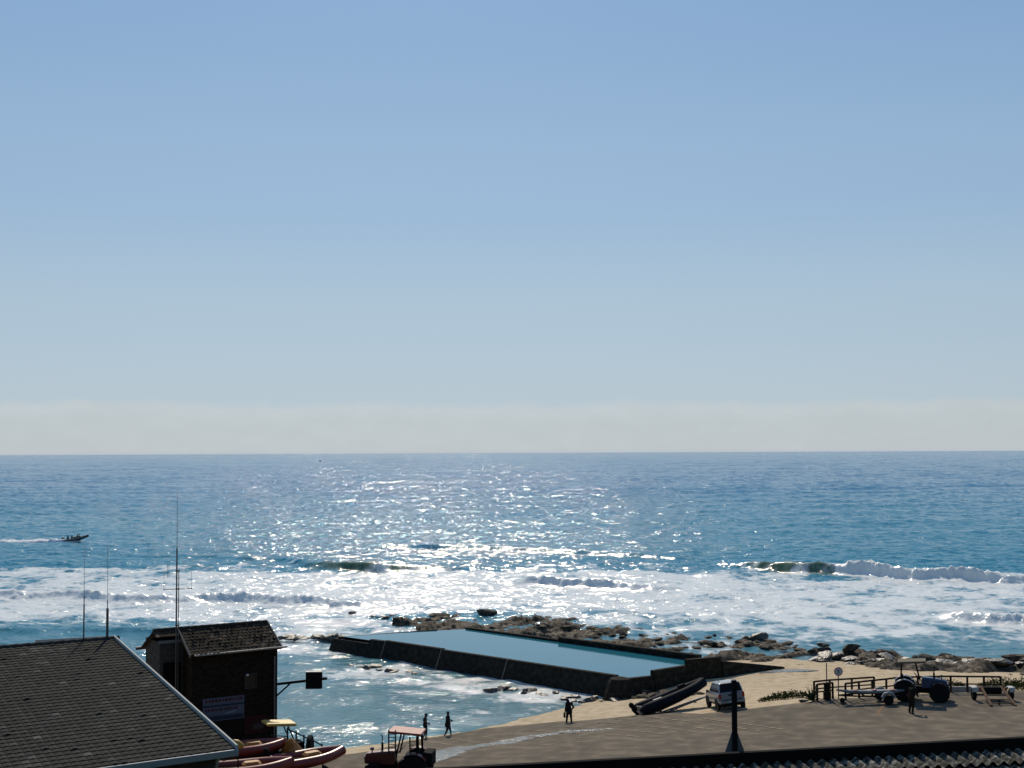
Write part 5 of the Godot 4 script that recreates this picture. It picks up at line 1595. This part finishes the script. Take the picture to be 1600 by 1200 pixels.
	for j in zs.size():
		for i in xs.size():
			var x := xs[i]; var z := zs[j] + (x + 100.0) * 0.012
			var back := -96.5 - x
			var wd := 0.9 + minf(back * 0.055, 1.9)
			var d := absf(zs[j] + 290.5) / wd
			var n := wf.get_noise_2d(x * 0.5, z * 0.9) + 0.5 * wf.get_noise_2d(x * 1.6, z * 2.0)
			var h := (0.55 * exp(-back * 0.03) + 0.15) * (smoothstep(1.25, 0.55, d + 0.35 * n)) * (0.75 + 0.7 * n) * smoothstep(0.0, 3.0, back)
			v.append(Vector3(x, sea_height(x, z) - 0.16 + h + 0.16 * smoothstep(1.2, 0.8, d + 0.4 * n) * smoothstep(0.0, 2.0, back), z))
			uv.append(Vector2(x, z) * 0.3)
	tag(put("wake", sheet_mesh(v, xs.size(), zs.size(), uv), plain(lin(0.78, 0.80, 0.80), 0.9)), "white churned wake trailing left behind the motorboat", "", "", "structure")
	# a small vessel near the horizon
	var far := thing("distant_boat", "tiny dark boat far out near the horizon", "boat", Vector3(-424, 0.2, -2830), Basis(Vector3.UP, 1.2) * Basis.from_scale(Vector3.ONE * 0.65))
	var fh := MB.new()
	fh.loft([PackedVector3Array([Vector3(1.4, 0, 4.2), Vector3(1.6, 1.5, 4.4), Vector3(-1.6, 1.5, 4.4), Vector3(-1.4, 0, 4.2)]), PackedVector3Array([Vector3(1.5, 0, -1), Vector3(1.8, 1.6, -1), Vector3(-1.8, 1.6, -1), Vector3(-1.5, 0, -1)]), PackedVector3Array([Vector3(0.1, 0.2, -4.6), Vector3(0.15, 2.1, -5), Vector3(-0.15, 2.1, -5), Vector3(-0.1, 0.2, -4.6)])])
	part("hull", fh, M.black, far)
	var fc := MB.new(); fc.box(Vector3(0, 2.4, 0.8), Vector3(2.2, 1.8, 2.6), Basis(), 0.1)
	part("cabin", fc, M.black, far)

func make_car():
	var x := 14.4; var z := -87.7
	var basis := land_basis(x, z, 0.06, 1.5)
	var car := thing("pickup_truck", "silver double cab pickup with a canopy parked on the slipway edge, rear to the viewer", "car", on_land(x, z, 0.03), basis)
	var paint := plain(lin(0.20, 0.215, 0.235), 0.35, 0.25)
	paint.clearcoat_enabled = true; paint.clearcoat = 0.6; paint.clearcoat_roughness = 0.1
	var glass := plain(lin(0.006, 0.007, 0.008), 0.10)
	glass.metallic_specular = 0.25
	var trim := plain(lin(0.02, 0.02, 0.022), 0.5)
	# body: stations along the length [z, half width, sill, shoulder]
	var b := MB.new()
	var rings := []
	for q in [[-2.50, 0.62, 0.50, 0.86], [-2.42, 0.80, 0.40, 0.98], [-1.9, 0.88, 0.36, 1.06], [-0.9, 0.90, 0.34, 1.12], [1.2, 0.90, 0.36, 1.13], [2.25, 0.89, 0.42, 1.13], [2.42, 0.84, 0.50, 1.10]]:
		var w: float = q[1]; var y0: float = q[2]; var y1: float = q[3]; var zz: float = q[0]
		rings.append(PackedVector3Array([Vector3(-w + 0.08, y0, zz), Vector3(-w, y0 + 0.14, zz), Vector3(-w, y1 - 0.12, zz), Vector3(-w + 0.07, y1, zz), Vector3(w - 0.07, y1, zz), Vector3(w, y1 - 0.12, zz), Vector3(w, y0 + 0.14, zz), Vector3(w - 0.08, y0, zz)]))
	b.loft(rings)
	part("body", b, paint, car)
	var c := MB.new()
	var top := []
	for q in [[0.0, 1.11, -0.98, 2.36, 0.82], [0.30, 1.42, -0.52, 2.30, 0.77], [0.55, 1.72, -0.08, 2.20, 0.69], [0.63, 1.79, 0.12, 2.08, 0.60]]:
		var y: float = q[1]; var w: float = q[4]
		top.append(PackedVector3Array([Vector3(w, y, q[2] + 0.06), Vector3(w - 0.10, y, q[2]), Vector3(-w + 0.10, y, q[2]), Vector3(-w, y, q[2] + 0.06), Vector3(-w, y, q[3] - 0.06), Vector3(-w + 0.06, y, q[3]), Vector3(w - 0.06, y, q[3]), Vector3(w, y, q[3] - 0.06)]))
	c.loft(top)
	part("cabin", c, paint, car)
	# glass panels lie just proud of the cabin's faces
	var win := func(pts: Array, out: Vector3):
		var m := MB.new()
		var fr := PackedVector3Array(pts); var bk := PackedVector3Array()
		for k in fr.size():
			bk.append(fr[k] - out * 0.02); fr[k] += out * 0.006
		m.loft([bk, fr])
		return part("window", m, glass, car)
	for s in [-1, 1]:
		var o := Vector3(s, 0.2, 0).normalized()
		for q in [[-0.62, 0.28, -0.22], [0.36, 1.02, 0.36], [1.12, 2.12, 1.12]]:
			var pts := [Vector3(s * 0.806, 1.19, q[0]), Vector3(s * 0.806, 1.19, q[1]), Vector3(s * 0.702, 1.66, minf(q[1], 2.02)), Vector3(s * 0.702, 1.66, q[2])]
			if s > 0: pts.reverse()
			win.call(pts, o)
	win.call([Vector3(-0.74, 1.17, 2.36), Vector3(0.74, 1.17, 2.36), Vector3(0.63, 1.72, 2.215), Vector3(-0.63, 1.72, 2.215)], Vector3(0, 0.25, 1).normalized())
	win.call([Vector3(0.70, 1.17, -0.90), Vector3(-0.70, 1.17, -0.90), Vector3(-0.60, 1.68, -0.14), Vector3(0.60, 1.68, -0.14)], Vector3(0, 0.8, -1).normalized())
	var tg := MB.new(); tg.box(Vector3(0, 0.86, 2.425), Vector3(1.36, 0.40, 0.03), Basis(), 0.01)
	var gate := part("tailgate", tg, paint, car)
	var hn := MB.new(); hn.box(Vector3(0.0, 0.96, 2.45), Vector3(0.46, 0.13, 0.03), Basis(), 0.01)
	part("handle", hn, trim, gate)
	for s in [-1, 1]:
		var tl := MB.new(); tl.box(Vector3(s * 0.785, 0.93, 2.40), Vector3(0.15, 0.32, 0.10), Basis(), 0.02)
		part("tail_light", tl, plain(lin(0.36, 0.012, 0.012), 0.2), car)
		var mr := MB.new(); mr.box(Vector3(s * 1.0, 1.17, -0.58), Vector3(0.18, 0.15, 0.10), Basis(), 0.03)
		part("wing_mirror", mr, trim, car)
		var hl := MB.new(); hl.box(Vector3(s * 0.64, 0.82, -2.44), Vector3(0.32, 0.18, 0.10), Basis(), 0.03)
		part("headlight", hl, plain(lin(0.55, 0.56, 0.58), 0.1), car)
		for zz in [-1.55, 1.50]:
			var ar := MB.new()
			ar.lathe([[0.44, -0.02], [0.46, 0.0], [0.46, 0.05], [0.40, 0.06]], Transform3D(Basis(Vector3(0, -s, 0), Vector3(s, 0, 0), Vector3(0, 0, 1)), Vector3(s * 0.885, 0.40, zz)), 20)
			part("wheel_arch", ar, trim, car)
			wheel("wheel", car, Vector3(s * 0.83, 0.36, zz), 0.37, 0.25, plain(lin(0.30, 0.30, 0.31), 0.4, 0.6))
		var rl := MB.new(); rl.tube([Vector3(s * 0.54, 1.80, 0.2), Vector3(s * 0.54, 1.86, 0.3), Vector3(s * 0.54, 1.86, 1.8), Vector3(s * 0.54, 1.79, 1.9)], 0.02, 6)
		part("roof_rail", rl, trim, car)
	var bp := MB.new(); bp.box(Vector3(0, 0.56, 2.50), Vector3(1.66, 0.20, 0.18), Basis(), 0.04)
	part("rear_bumper", bp, plain(lin(0.24, 0.25, 0.26), 0.4, 0.3), car)
	var bs := MB.new(); bs.box(Vector3(0, 0.665, 2.52), Vector3(1.3, 0.03, 0.16))
	part("bumper_step", bs, trim, car)
	var np := MB.new(); np.box(Vector3(-0.05, 0.56, 2.595), Vector3(0.44, 0.11, 0.012))
	part("number_plate", np, plain(lin(0.5, 0.5, 0.45), 0.5), car)
	var ub := MB.new(); ub.box(Vector3(0, 0.33, 0), Vector3(1.3, 0.2, 4.4), Basis(), 0.02)
	part("underbody", ub, M.black, car)

# ---------------------------------------------------------------- yard furniture
func railing(label: String, pts: Array, h := 1.1, posts_every := 1.15):
	var r := thing("timber_railing", label, "railing", Vector3.ZERO, Basis(), "timber railings round the yard")
	for k in pts.size() - 1:
		var a := Vector2(pts[k][0], pts[k][1]); var b := Vector2(pts[k + 1][0], pts[k + 1][1])
		var pa := on_land(a.x, a.y); var pb := on_land(b.x, b.y)
		for y in [h, h * 0.56]:
			var rail := MB.new()
			rail.bar(pa + Vector3(0, y, 0), pb + Vector3(0, y, 0), 0.07, 0.11 if y == h else 0.08)
			part("rail", rail, M.timber, r)
		var n := maxi(1, int(round(a.distance_to(b) / posts_every)))
		for i in n + (1 if k == pts.size() - 2 else 0):
			var p := a.lerp(b, i / float(n))
			var post := MB.new()
			var q := on_land(p.x, p.y)
			post.box(q + Vector3(0, h * 0.5 - 0.08, 0), Vector3(0.11, h + 0.2, 0.11), Basis(Vector3.UP, 0.4), 0.01)
			part("post", post, M.timber, r)

func bush(called: String, label: String, category: String, at: Vector3, size: Vector3, leaves: int, seed_: int, tone := 1.0, group := ""):
	# low plants: many small leaves through a mound
	var b := MB.new()
	b.use_col = true
	var r := RandomNumberGenerator.new(); r.seed = seed_
	for k in leaves:
		var a := r.randf() * TAU; var q := sqrt(r.randf())
		var x := cos(a) * q * size.x; var z := sin(a) * q * size.z
		var top := size.y * (1.0 - 0.75 * q * q) * (0.75 + 0.5 * r.randf())
		var y := top * pow(r.randf(), 0.6)
		var g := land(at.x + x, at.z + z)
		var p := Vector3(at.x + x, g + y, at.z + z)
		var s := r.randf_range(0.05, 0.13)
		var d := Vector3(r.randf_range(-1, 1), r.randf_range(0.0, 1.2), r.randf_range(-1, 1)).normalized()
		var e := d.cross(Vector3(r.randf_range(-1, 1), 0.3, r.randf_range(-1, 1))).normalized()
		var c := r.randf_range(0.55, 1.35) * tone
		b.c = Color(0.050 * c, 0.078 * c, 0.022 * c) if r.randf() > 0.12 else Color(0.10 * c, 0.085 * c, 0.035 * c)
		b.quad(p - e * s * 0.4, p + d * s * 0.5 - e * s * 0.1, p + d * s * 1.4, p + d * s * 0.5 + e * s * 0.5)
	var m := plain(Color.WHITE, 0.75)
	m.vertex_color_use_as_albedo = true
	var o := put(called, b.mesh(), m)
	tag(o, label, category, group)

func make_yard():
	railing("dark timber railing running from the round sign behind the blue tractor", [[21.3, -83.0], [22.35, -83.7], [23.4, -84.4], [24.5, -85.0], [25.7, -85.7], [28.8, -85.2], [31.9, -84.7]])
	railing("short dark timber railing by the spiky plant", [[19.55, -83.3], [20.6, -83.5]], 1.1, 0.7)
	railing("far dark timber railing on the sand side of the steps", [[19.8, -85.2], [21.0, -85.9], [22.6, -86.4], [24.2, -86.8]], 1.1, 1.2)
	# round sign
	var sp := on_land(20.9, -83.2)
	var sign := thing("round_sign", "round red-rimmed no stopping sign on a dark pole", "sign", sp)
	var pl := MB.new(); pl.rod(Vector3(0, -0.2, 0), Vector3(0, 2.1, 0), 0.035, 8)
	part("pole", pl, M.steel, sign)
	var face := Transform3D(Basis(Vector3.RIGHT, PI / 2), Vector3(0, 1.86, 0.05))
	var rim := MB.new(); rim.lathe([[0.28, -0.012], [0.28, 0.012]], face, 28, false)
	part("rim", rim, plain(lin(0.35, 0.05, 0.05), 0.6), sign)
	var disc := MB.new(); disc.lathe([[0.225, 0.0], [0.225, 0.016]], face, 28, false)
	part("face", disc, plain(lin(0.55, 0.56, 0.58), 0.6), sign)
	var tm := TextMesh.new()
	tm.text = "S"; tm.font_size = 40; tm.pixel_size = 0.0085; tm.depth = 0.006
	var sf := SystemFont.new(); sf.font_names = PackedStringArray(["Droid Sans"]); sf.font_weight = 700
	tm.font = sf
	var letter := put("letter", tm, plain(lin(0.01, 0.01, 0.01), 0.6), sign)
	letter.position = Vector3(0, 1.86, 0.071)
	# slim pole with a meter box at its foot
	var mp := thing("box_pole", "slim pole with a brown box at its foot left of the round sign", "pole", on_land(20.2, -83.4))
	var m1 := MB.new(); m1.rod(Vector3(0, -0.2, 0), Vector3(0, 2.4, 0), 0.035, 8)
	part("pole", m1, M.steel, mp)
	var m2 := MB.new(); m2.box(Vector3(0, 0.30, 0.05), Vector3(0.44, 0.62, 0.36), Basis(), 0.02)
	part("box", m2, plain(lin(0.03, 0.02, 0.015), 0.8), mp)
	var m3 := MB.new(); m3.box(Vector3(0.03, 0.88, 0.04), Vector3(0.20, 0.50, 0.20), Basis(), 0.02)
	part("upper_box", m3, plain(lin(0.03, 0.02, 0.015), 0.8), mp)
	# tall thin pole at the right edge
	var tp := thing("thin_pole", "tall thin pole standing in the bushes at the right edge", "pole", on_land(35.75, -90.0))
	var t1 := MB.new(); t1.tube([Vector3(0, -0.2, 0), Vector3(0, 2.6, 0)], [0.04, 0.03], 8)
	part("shaft", t1, M.steel, tp)
	var t2 := MB.new(); t2.box(Vector3(0, 2.5, 0), Vector3(0.12, 0.08, 0.08), Basis(), 0.01)
	part("cap", t2, M.steel, tp)
	# spiky plant
	var ag := thing("agave_plant", "dark spiky agave plant at the end of the railing", "plant", on_land(19.3, -83.6))
	var r := RandomNumberGenerator.new(); r.seed = 5
	for k in 26:
		var a := TAU * k / 26.0 + r.randf() * 0.3; var el := r.randf_range(0.35, 1.35); var L := r.randf_range(0.75, 1.25)
		var d := Vector3(cos(a) * cos(el), sin(el), sin(a) * cos(el))
		var tip := d * L + Vector3(0, -0.18 * L * cos(el), 0)
		var lf := MB.new()
		lf.tube([Vector3(0, 0.05, 0) + d * 0.04, d * L * 0.45 + Vector3(0, 0.03, 0), tip], [0.05, 0.042, 0.004], 5)
		part("leaf", lf, plain(lin(0.030, 0.045, 0.022), 0.7), ag)
	bush("ground_cover", "strip of green creeping plants along the sandy edge left of the agave", "plant", Vector3(18.6, 0, -88.3), Vector3(1.9, 0.5, 0.6), 1600, 31)
	bush("ground_cover", "dark green bush behind the low pale wall", "plant", Vector3(28.7, 0, -88.2), Vector3(2.3, 0.75, 0.9), 1800, 32, 0.75)
	bush("ground_cover", "green bush mound rising at the right end of the railing", "plant", Vector3(33.0, 0, -87.2), Vector3(1.9, 0.75, 1.2), 1800, 33, 0.85)
	bush("ground_cover", "green bush round the thin pole at the right edge", "plant", Vector3(36.4, 0, -88.6), Vector3(2.2, 1.15, 1.5), 2200, 34)
	# low wall
	var lw := thing("low_wall", "low pale concrete wall under the railing right of the blue tractor", "wall", on_land(29.8, -85.75))
	for k in 5:
		var bl := MB.new(); bl.box(Vector3(-1.9 + k * 0.96, 0.17, 0), Vector3(0.95, 0.36, 0.18), Basis(), 0.012)
		part("block", bl, mottled([[0.2, Color(0.25, 0.25, 0.24)], [0.8, Color(0.40, 0.40, 0.39)]], 0.02, 0.6, 0.9, 90) if k == 0 else lw.get_child(0).material_override, lw)
	# faded line across the yard
	var ln := MB.new()
	var a0 := on_land(21.8, -77.8, 0.078); var a1 := on_land(22.7, -80.0, 0.078); var a2 := on_land(23.55, -82.0, 0.078)
	for q in [[a0, a1], [a1, a2]]:
		var s: Vector3 = Vector3(0.05, 0, 0)
		ln.quad(q[0] - s, q[0] + s, q[1] + s, q[1] - s)
	tag(part("painted_line", ln, plain(lin(0.24, 0.13, 0.075), 0.9)), "faded orange line painted across the concrete yard", "", "", "structure")

func make_trailers():
	var galv := plain(lin(0.26, 0.27, 0.29), 0.5, 0.3)
	var red := plain(lin(0.22, 0.03, 0.025), 0.5)
	# long low trailer with a ski on it, left of the blue tractor
	var at := on_land(23.0, -81.9, 0.07)
	var f := Vector3(-1.0, 0.0, 0.06).normalized()
	var bs := Basis(f.cross(Vector3.UP), Vector3.UP, -f)
	var t := thing("flat_trailer", "long low boat trailer with pale mudguards parked left of the blue tractor", "trailer", at, bs)
	for s in [-1, 1]:
		var rl := MB.new(); rl.bar(Vector3(s * 0.55, 0.48, 1.7), Vector3(s * 0.45, 0.50, -1.2), 0.07, 0.10)
		part("side_rail", rl, M.black, t)
		var db := MB.new(); db.bar(Vector3(s * 0.45, 0.50, -1.2), Vector3(0, 0.50, -2.5), 0.06, 0.09)
		part("drawbar", db, M.black, t)
		wheel("wheel", t, Vector3(s * 0.82, 0.31, 0.45), 0.31, 0.19, galv)
		var mg := MB.new()
		mg.tube([Vector3(s * 0.82, 0.45, 0.05), Vector3(s * 0.82, 0.68, 0.20), Vector3(s * 0.82, 0.74, 0.45), Vector3(s * 0.82, 0.68, 0.70), Vector3(s * 0.82, 0.45, 0.85)], 0.10, 8)
		part("mudguard", mg, plain(lin(0.20, 0.22, 0.24), 0.5), t)
		var tl := MB.new(); tl.box(Vector3(s * 0.5, 0.55, 1.78), Vector3(0.2, 0.10, 0.06), Basis(), 0.01)
		part("tail_light", tl, red, t)
	for z in [-0.9, 0.0, 0.9, 1.6]:
		var cb := MB.new(); cb.bar(Vector3(-0.55, 0.50, z), Vector3(0.55, 0.50, z), 0.06, 0.07)
		part("crossbar", cb, M.black, t)
	wheel("jockey_wheel", t, Vector3(0.1, 0.16, -2.2), 0.16, 0.09, galv)
	var ski := thing("surf_ski", "pale grey and red surf ski lying on the long trailer", "surf ski", at + Vector3(0, 0.56, 0), bs)
	var sk := MB.new()
	var rings := []
	for q in [[2.0, 0.05, 0.10], [1.2, 0.26, 0.02], [-0.6, 0.29, 0.0], [-1.9, 0.18, 0.04], [-2.6, 0.03, 0.16]]:
		var ring := PackedVector3Array()
		for k in 10:
			var a := TAU * k / 10
			ring.append(Vector3(-cos(a) * q[1], 0.12 + q[2] + sin(a) * 0.12 * (0.4 + 0.6 * minf(1.0, q[1] * 4.0)), q[0]))
		rings.append(ring)
	rings.reverse()
	sk.cur = 1
	sk.loft(rings)
	part("hull", sk, plain(lin(0.14, 0.155, 0.17), 0.6), ski)
	for z in [-1.4, -0.2, 1.0]:
		var bn := MB.new(); bn.box(Vector3(0, 0.25, z), Vector3(0.40, 0.025, 0.28), Basis(), 0.008)
		part("red_band", bn, red, ski)
	# loading trailer with two plank ramps at the right
	var at2 := on_land(30.45, -82.0, 0.07)
	var l := thing("ramp_trailer", "small trailer with white mudguards and two plank ramps at the right edge", "trailer", at2, Basis(Vector3.UP, -0.05))
	for s in [-1, 1]:
		wheel("wheel", l, Vector3(s * 1.16, 0.33, -0.35), 0.33, 0.22, galv)
		var mg := MB.new()
		mg.box(Vector3(s * 1.16, 0.80, -0.35), Vector3(0.34, 0.05, 0.62), Basis(), 0.02); mg.box(Vector3(s * 1.16, 0.66, -0.05), Vector3(0.34, 0.26, 0.04), Basis(), 0.01)
		part("mudguard", mg, plain(lin(0.45, 0.46, 0.46), 0.5), l)
		var rm := MB.new(); rm.bar(Vector3(s * 0.62, 0.80, -0.7), Vector3(s * 0.74, 0.06, 1.75), 0.17, 0.05)
		part("plank_ramp", rm, plain(lin(0.14, 0.09, 0.06), 0.8), l)
		var rd := MB.new(); rd.box(Vector3(s * 0.80, 0.66, -0.25), Vector3(0.10, 0.30, 0.10), Basis(), 0.02)
		part("red_pad", rd, red, l)
	for q in [[0.28, 1.0], [0.45, 0.45], [0.14, 1.45]]:
		var cb := MB.new(); cb.bar(Vector3(-0.70, q[0], q[1]), Vector3(0.70, q[0], q[1]), 0.05, 0.06)
		part("crossbar", cb, plain(lin(0.16, 0.12, 0.07), 0.8), l)
	var ax := MB.new(); ax.bar(Vector3(-1.1, 0.33, -0.35), Vector3(1.1, 0.33, -0.35), 0.08, 0.08); ax.box(Vector3(0, 0.58, -0.5), Vector3(1.1, 0.42, 0.5), Basis(), 0.03)
	part("bed", ax, M.black, l)
	wheel("jockey_wheel", l, Vector3(-0.12, 0.17, 1.25), 0.17, 0.10, galv)

func make_rescue_yard():
	var red := mottled([[0.2, Color(0.14, 0.016, 0.010)], [0.8, Color(0.23, 0.032, 0.018)]], 0.02, 0.5, 0.34, 95)
	var grey := plain(lin(0.10, 0.10, 0.10), 0.5)
	var orange := plain(lin(0.32, 0.13, 0.012), 0.6)
	var y := land(-11.0, -64.0)
	# boats on the yard below the tower
	var spots := [
		[Vector3(-12.8, y + 0.35, -62.3), -1.45, 4.3, "red inflatable rescue boat nearest the grey tiled roof corner"],
		[Vector3(-13.4, y + 0.55, -65.6), -1.5, 3.6, "red inflatable rescue boat close under the brick tower wall"],
		[Vector3(-10.3, y + 0.25, -64.6), -1.15, 3.7, "red inflatable rescue boat with its bow toward the beach rail"]]
	for q in spots:
		var b := thing("rescue_inflatable", q[3], "boat", q[0], Basis(Vector3.UP, q[1]) * Basis(Vector3.RIGHT, 0.03), "red inflatable rescue boats in the yard")
		inflatable(b, q[2], 1.65, 0.25, 0.22, red, grey)
		var gl := MB.new()
		gl.tube([Vector3(-0.80, 0.80, 1.2), Vector3(-0.86, 0.74, 0.6), Vector3(-0.80, 0.80, 0.0), Vector3(-0.84, 0.76, -0.5)], 0.018, 5)
		part("grab_line", gl, M.black, b)
		outboard(b, Vector3(0, 0.65, q[2] * 0.5 + 0.1), 0.2)
		var fb := MB.new(); fb.box(Vector3(0.1, 0.72, -0.25), Vector3(0.62, 0.36, 0.9), Basis(Vector3.UP, 0.2), 0.10)
		part("fuel_bladder", fb, orange, b)
		# stands under the boat
		for z in [-1.0, 1.0]:
			var st := MB.new()
			st.box(Vector3(0, -0.12, z), Vector3(1.2, 0.30, 0.12), Basis(), 0.01)
			part("cradle", st, M.black, b)
	# folded yellow cover and crates between the boats
	var cv := thing("yellow_cover", "crumpled yellow cover heaped between the red boats", "cover", Vector3(-11.15, y, -65.6))
	var cm := rock_mesh(210, 0.8, 5)
	var c1 := put("cloth", cm, orange, cv); c1.transform = Transform3D(Basis.from_scale(Vector3(0.62, 1.15, 0.5)), Vector3(0, 0.8, 0))
	var c2 := put("fold", rock_mesh(211, 0.6, 6), orange, cv); c2.transform = Transform3D(Basis.from_scale(Vector3(0.5, 0.5, 0.5)), Vector3(-0.75, 0.55, 0.2))
	var yf := thing("yellow_float", "yellow float hung at the corner of the tiled roof", "float", Vector3(-12.95, y + 2.35, -61.0))
	var y1 := MB.new(); y1.lathe([[0.05, -0.30], [0.15, -0.2], [0.17, 0.1], [0.08, 0.28], [0.02, 0.32]], Transform3D(Basis(Vector3.BACK, 1.0), Vector3.ZERO), 12)
	part("body", y1, plain(lin(0.38, 0.21, 0.02), 0.5), yf)
	var y2 := MB.new(); y2.rod(Vector3(0, -0.15, 0), Vector3(0, -2.5, 0), 0.03, 6)
	part("stake", y2, M.black, yf)
	for q in [[Vector3(-10.55, y, -67.2), 0.70, "big black tyre leaning behind the yellow cover"], [Vector3(-10.3, land(-10.3, -70.0), -70.0), 0.36, "black tyre lying at the foot of the beach rail"]]:
		var ty := thing("loose_tyre", q[2], "tyre", q[0])
		var xf := Transform3D(Basis(Vector3(0, -1, 0), Vector3(1, 0, 0), Vector3(0, 0, 1)), Vector3(0, q[1], 0))
		var tb := MB.new(); tb.lathe([[q[1] * 0.55, -0.10], [q[1] * 0.9, -0.13], [q[1], -0.08], [q[1], 0.08], [q[1] * 0.9, 0.13], [q[1] * 0.55, 0.10]], xf, 20)
		part("tread", tb, M.rubber, ty)
		var th := MB.new(); th.lathe([[q[1] * 0.54, -0.07], [q[1] * 0.2, -0.02], [q[1] * 0.2, 0.02], [q[1] * 0.54, 0.07]], xf, 16)
		part("rim", th, M.steel, ty)
	# yellow-roofed buggy against the tower
	var bp := Vector3(-12.15, land(-12.15, -66.6), -67.2)
	var bg := thing("beach_buggy", "dark open buggy with a yellow canopy beside the brick tower", "buggy", bp, Basis(Vector3.UP, -1.1))
	var cn := MB.new(); cn.box(Vector3(0, 2.16, 0), Vector3(1.25, 0.14, 1.6), Basis(Vector3.RIGHT, -0.08), 0.06)
	part("canopy", cn, plain(lin(0.50, 0.33, 0.06), 0.5), bg)
	for s in [-1, 1]:
		var p1 := MB.new(); p1.tube([Vector3(s * 0.55, 0.55, -0.75), Vector3(s * 0.55, 1.35, -0.62), Vector3(s * 0.52, 2.10, -0.30)], 0.035, 7)
		part("roll_bar", p1, M.black, bg)
		var p2 := MB.new(); p2.tube([Vector3(s * 0.55, 0.55, 0.75), Vector3(s * 0.52, 2.10, 0.62)], 0.035, 7)
		part("roll_bar", p2, M.black, bg)
		var p3 := MB.new(); p3.rod(Vector3(s * 0.55, 1.3, -0.62), Vector3(s * 0.55, 1.5, 0.68), 0.03, 6)
		part("side_bar", p3, M.black, bg)
		for z in [-0.95, 0.95]: wheel("wheel", bg, Vector3(s * 0.62, 0.32, z), 0.32, 0.25, M.steel)
	var bd := MB.new(); bd.box(Vector3(0, 0.62, 0), Vector3(1.1, 0.42, 2.3), Basis(), 0.06); bd.box(Vector3(0, 0.95, -0.95), Vector3(0.95, 0.34, 0.6), Basis(Vector3.RIGHT, 0.2), 0.06)
	part("body", bd, M.black, bg)
	var se := MB.new(); se.box(Vector3(0, 0.98, 0.35), Vector3(1.0, 0.25, 0.5), Basis(), 0.05); se.box(Vector3(0, 1.3, 0.62), Vector3(1.0, 0.55, 0.12), Basis(), 0.05)
	part("seat", se, M.black, bg)
	# stair rail going down to the beach
	var hr := thing("stair_handrail", "dark pipe handrail on posts descending from the tower to the beach", "handrail", Vector3.ZERO)
	var tops := [Vector3(-12.90, 4.22, -74.0), Vector3(-12.40, 4.02, -74.0), Vector3(-11.96, 3.80, -74.0), Vector3(-11.45, 3.59, -74.0), Vector3(-10.93, 3.30, -74.0)]
	for k in tops.size():
		tops[k] = Vector3(0, 20, 0) + (tops[k] - Vector3(0, 20, 0)) * 0.965
	var rl := MB.new(); rl.tube(tops, 0.035, 7)
	part("rail", rl, M.black, hr)
	for k in tops.size():
		var p: Vector3 = tops[k]
		var ps := MB.new(); ps.rod(Vector3(p.x, minf(land(p.x, p.z), p.y - 1.0) - 0.2, p.z), p + Vector3(0, 0.1, 0), 0.045, 7)
		part("post", ps, M.black, hr)
	# red tractor with the canopy
	var tr := on_land(-5.6, -65.6, 0.07)
	tractor("dark tractor with a sloping red canopy, red bonnet and ladder racks", tr, Basis(Vector3.UP, PI / 2 - 0.12), plain(lin(0.09, 0.012, 0.010), 0.5), plain(lin(0.20, 0.035, 0.025), 0.6), true)

func make_blue_tractor():
	var blue := plain(lin(0.03, 0.055, 0.11), 0.4)
	tractor("blue tractor with a flat pale canopy on posts in front of the railing", on_land(25.7, -82.6, 0.07), Basis(Vector3.UP, -PI / 2 - 0.30), blue, plain(lin(0.17, 0.15, 0.11), 0.8), false, 0.66, 0.62)

func _ready():
	rng.seed = 7
	solve_land()
	make_air()
	make_materials()
	make_sea()
	make_land()
	make_pool()
	make_reef()
	make_house()
	make_tower()
	make_near_roof()
	make_yard()
	make_trailers()
	make_blue_tractor()
	make_rescue_yard()
	make_car()
	make_ski_boats()
	make_people()
	print("built in ", Time.get_ticks_msec())
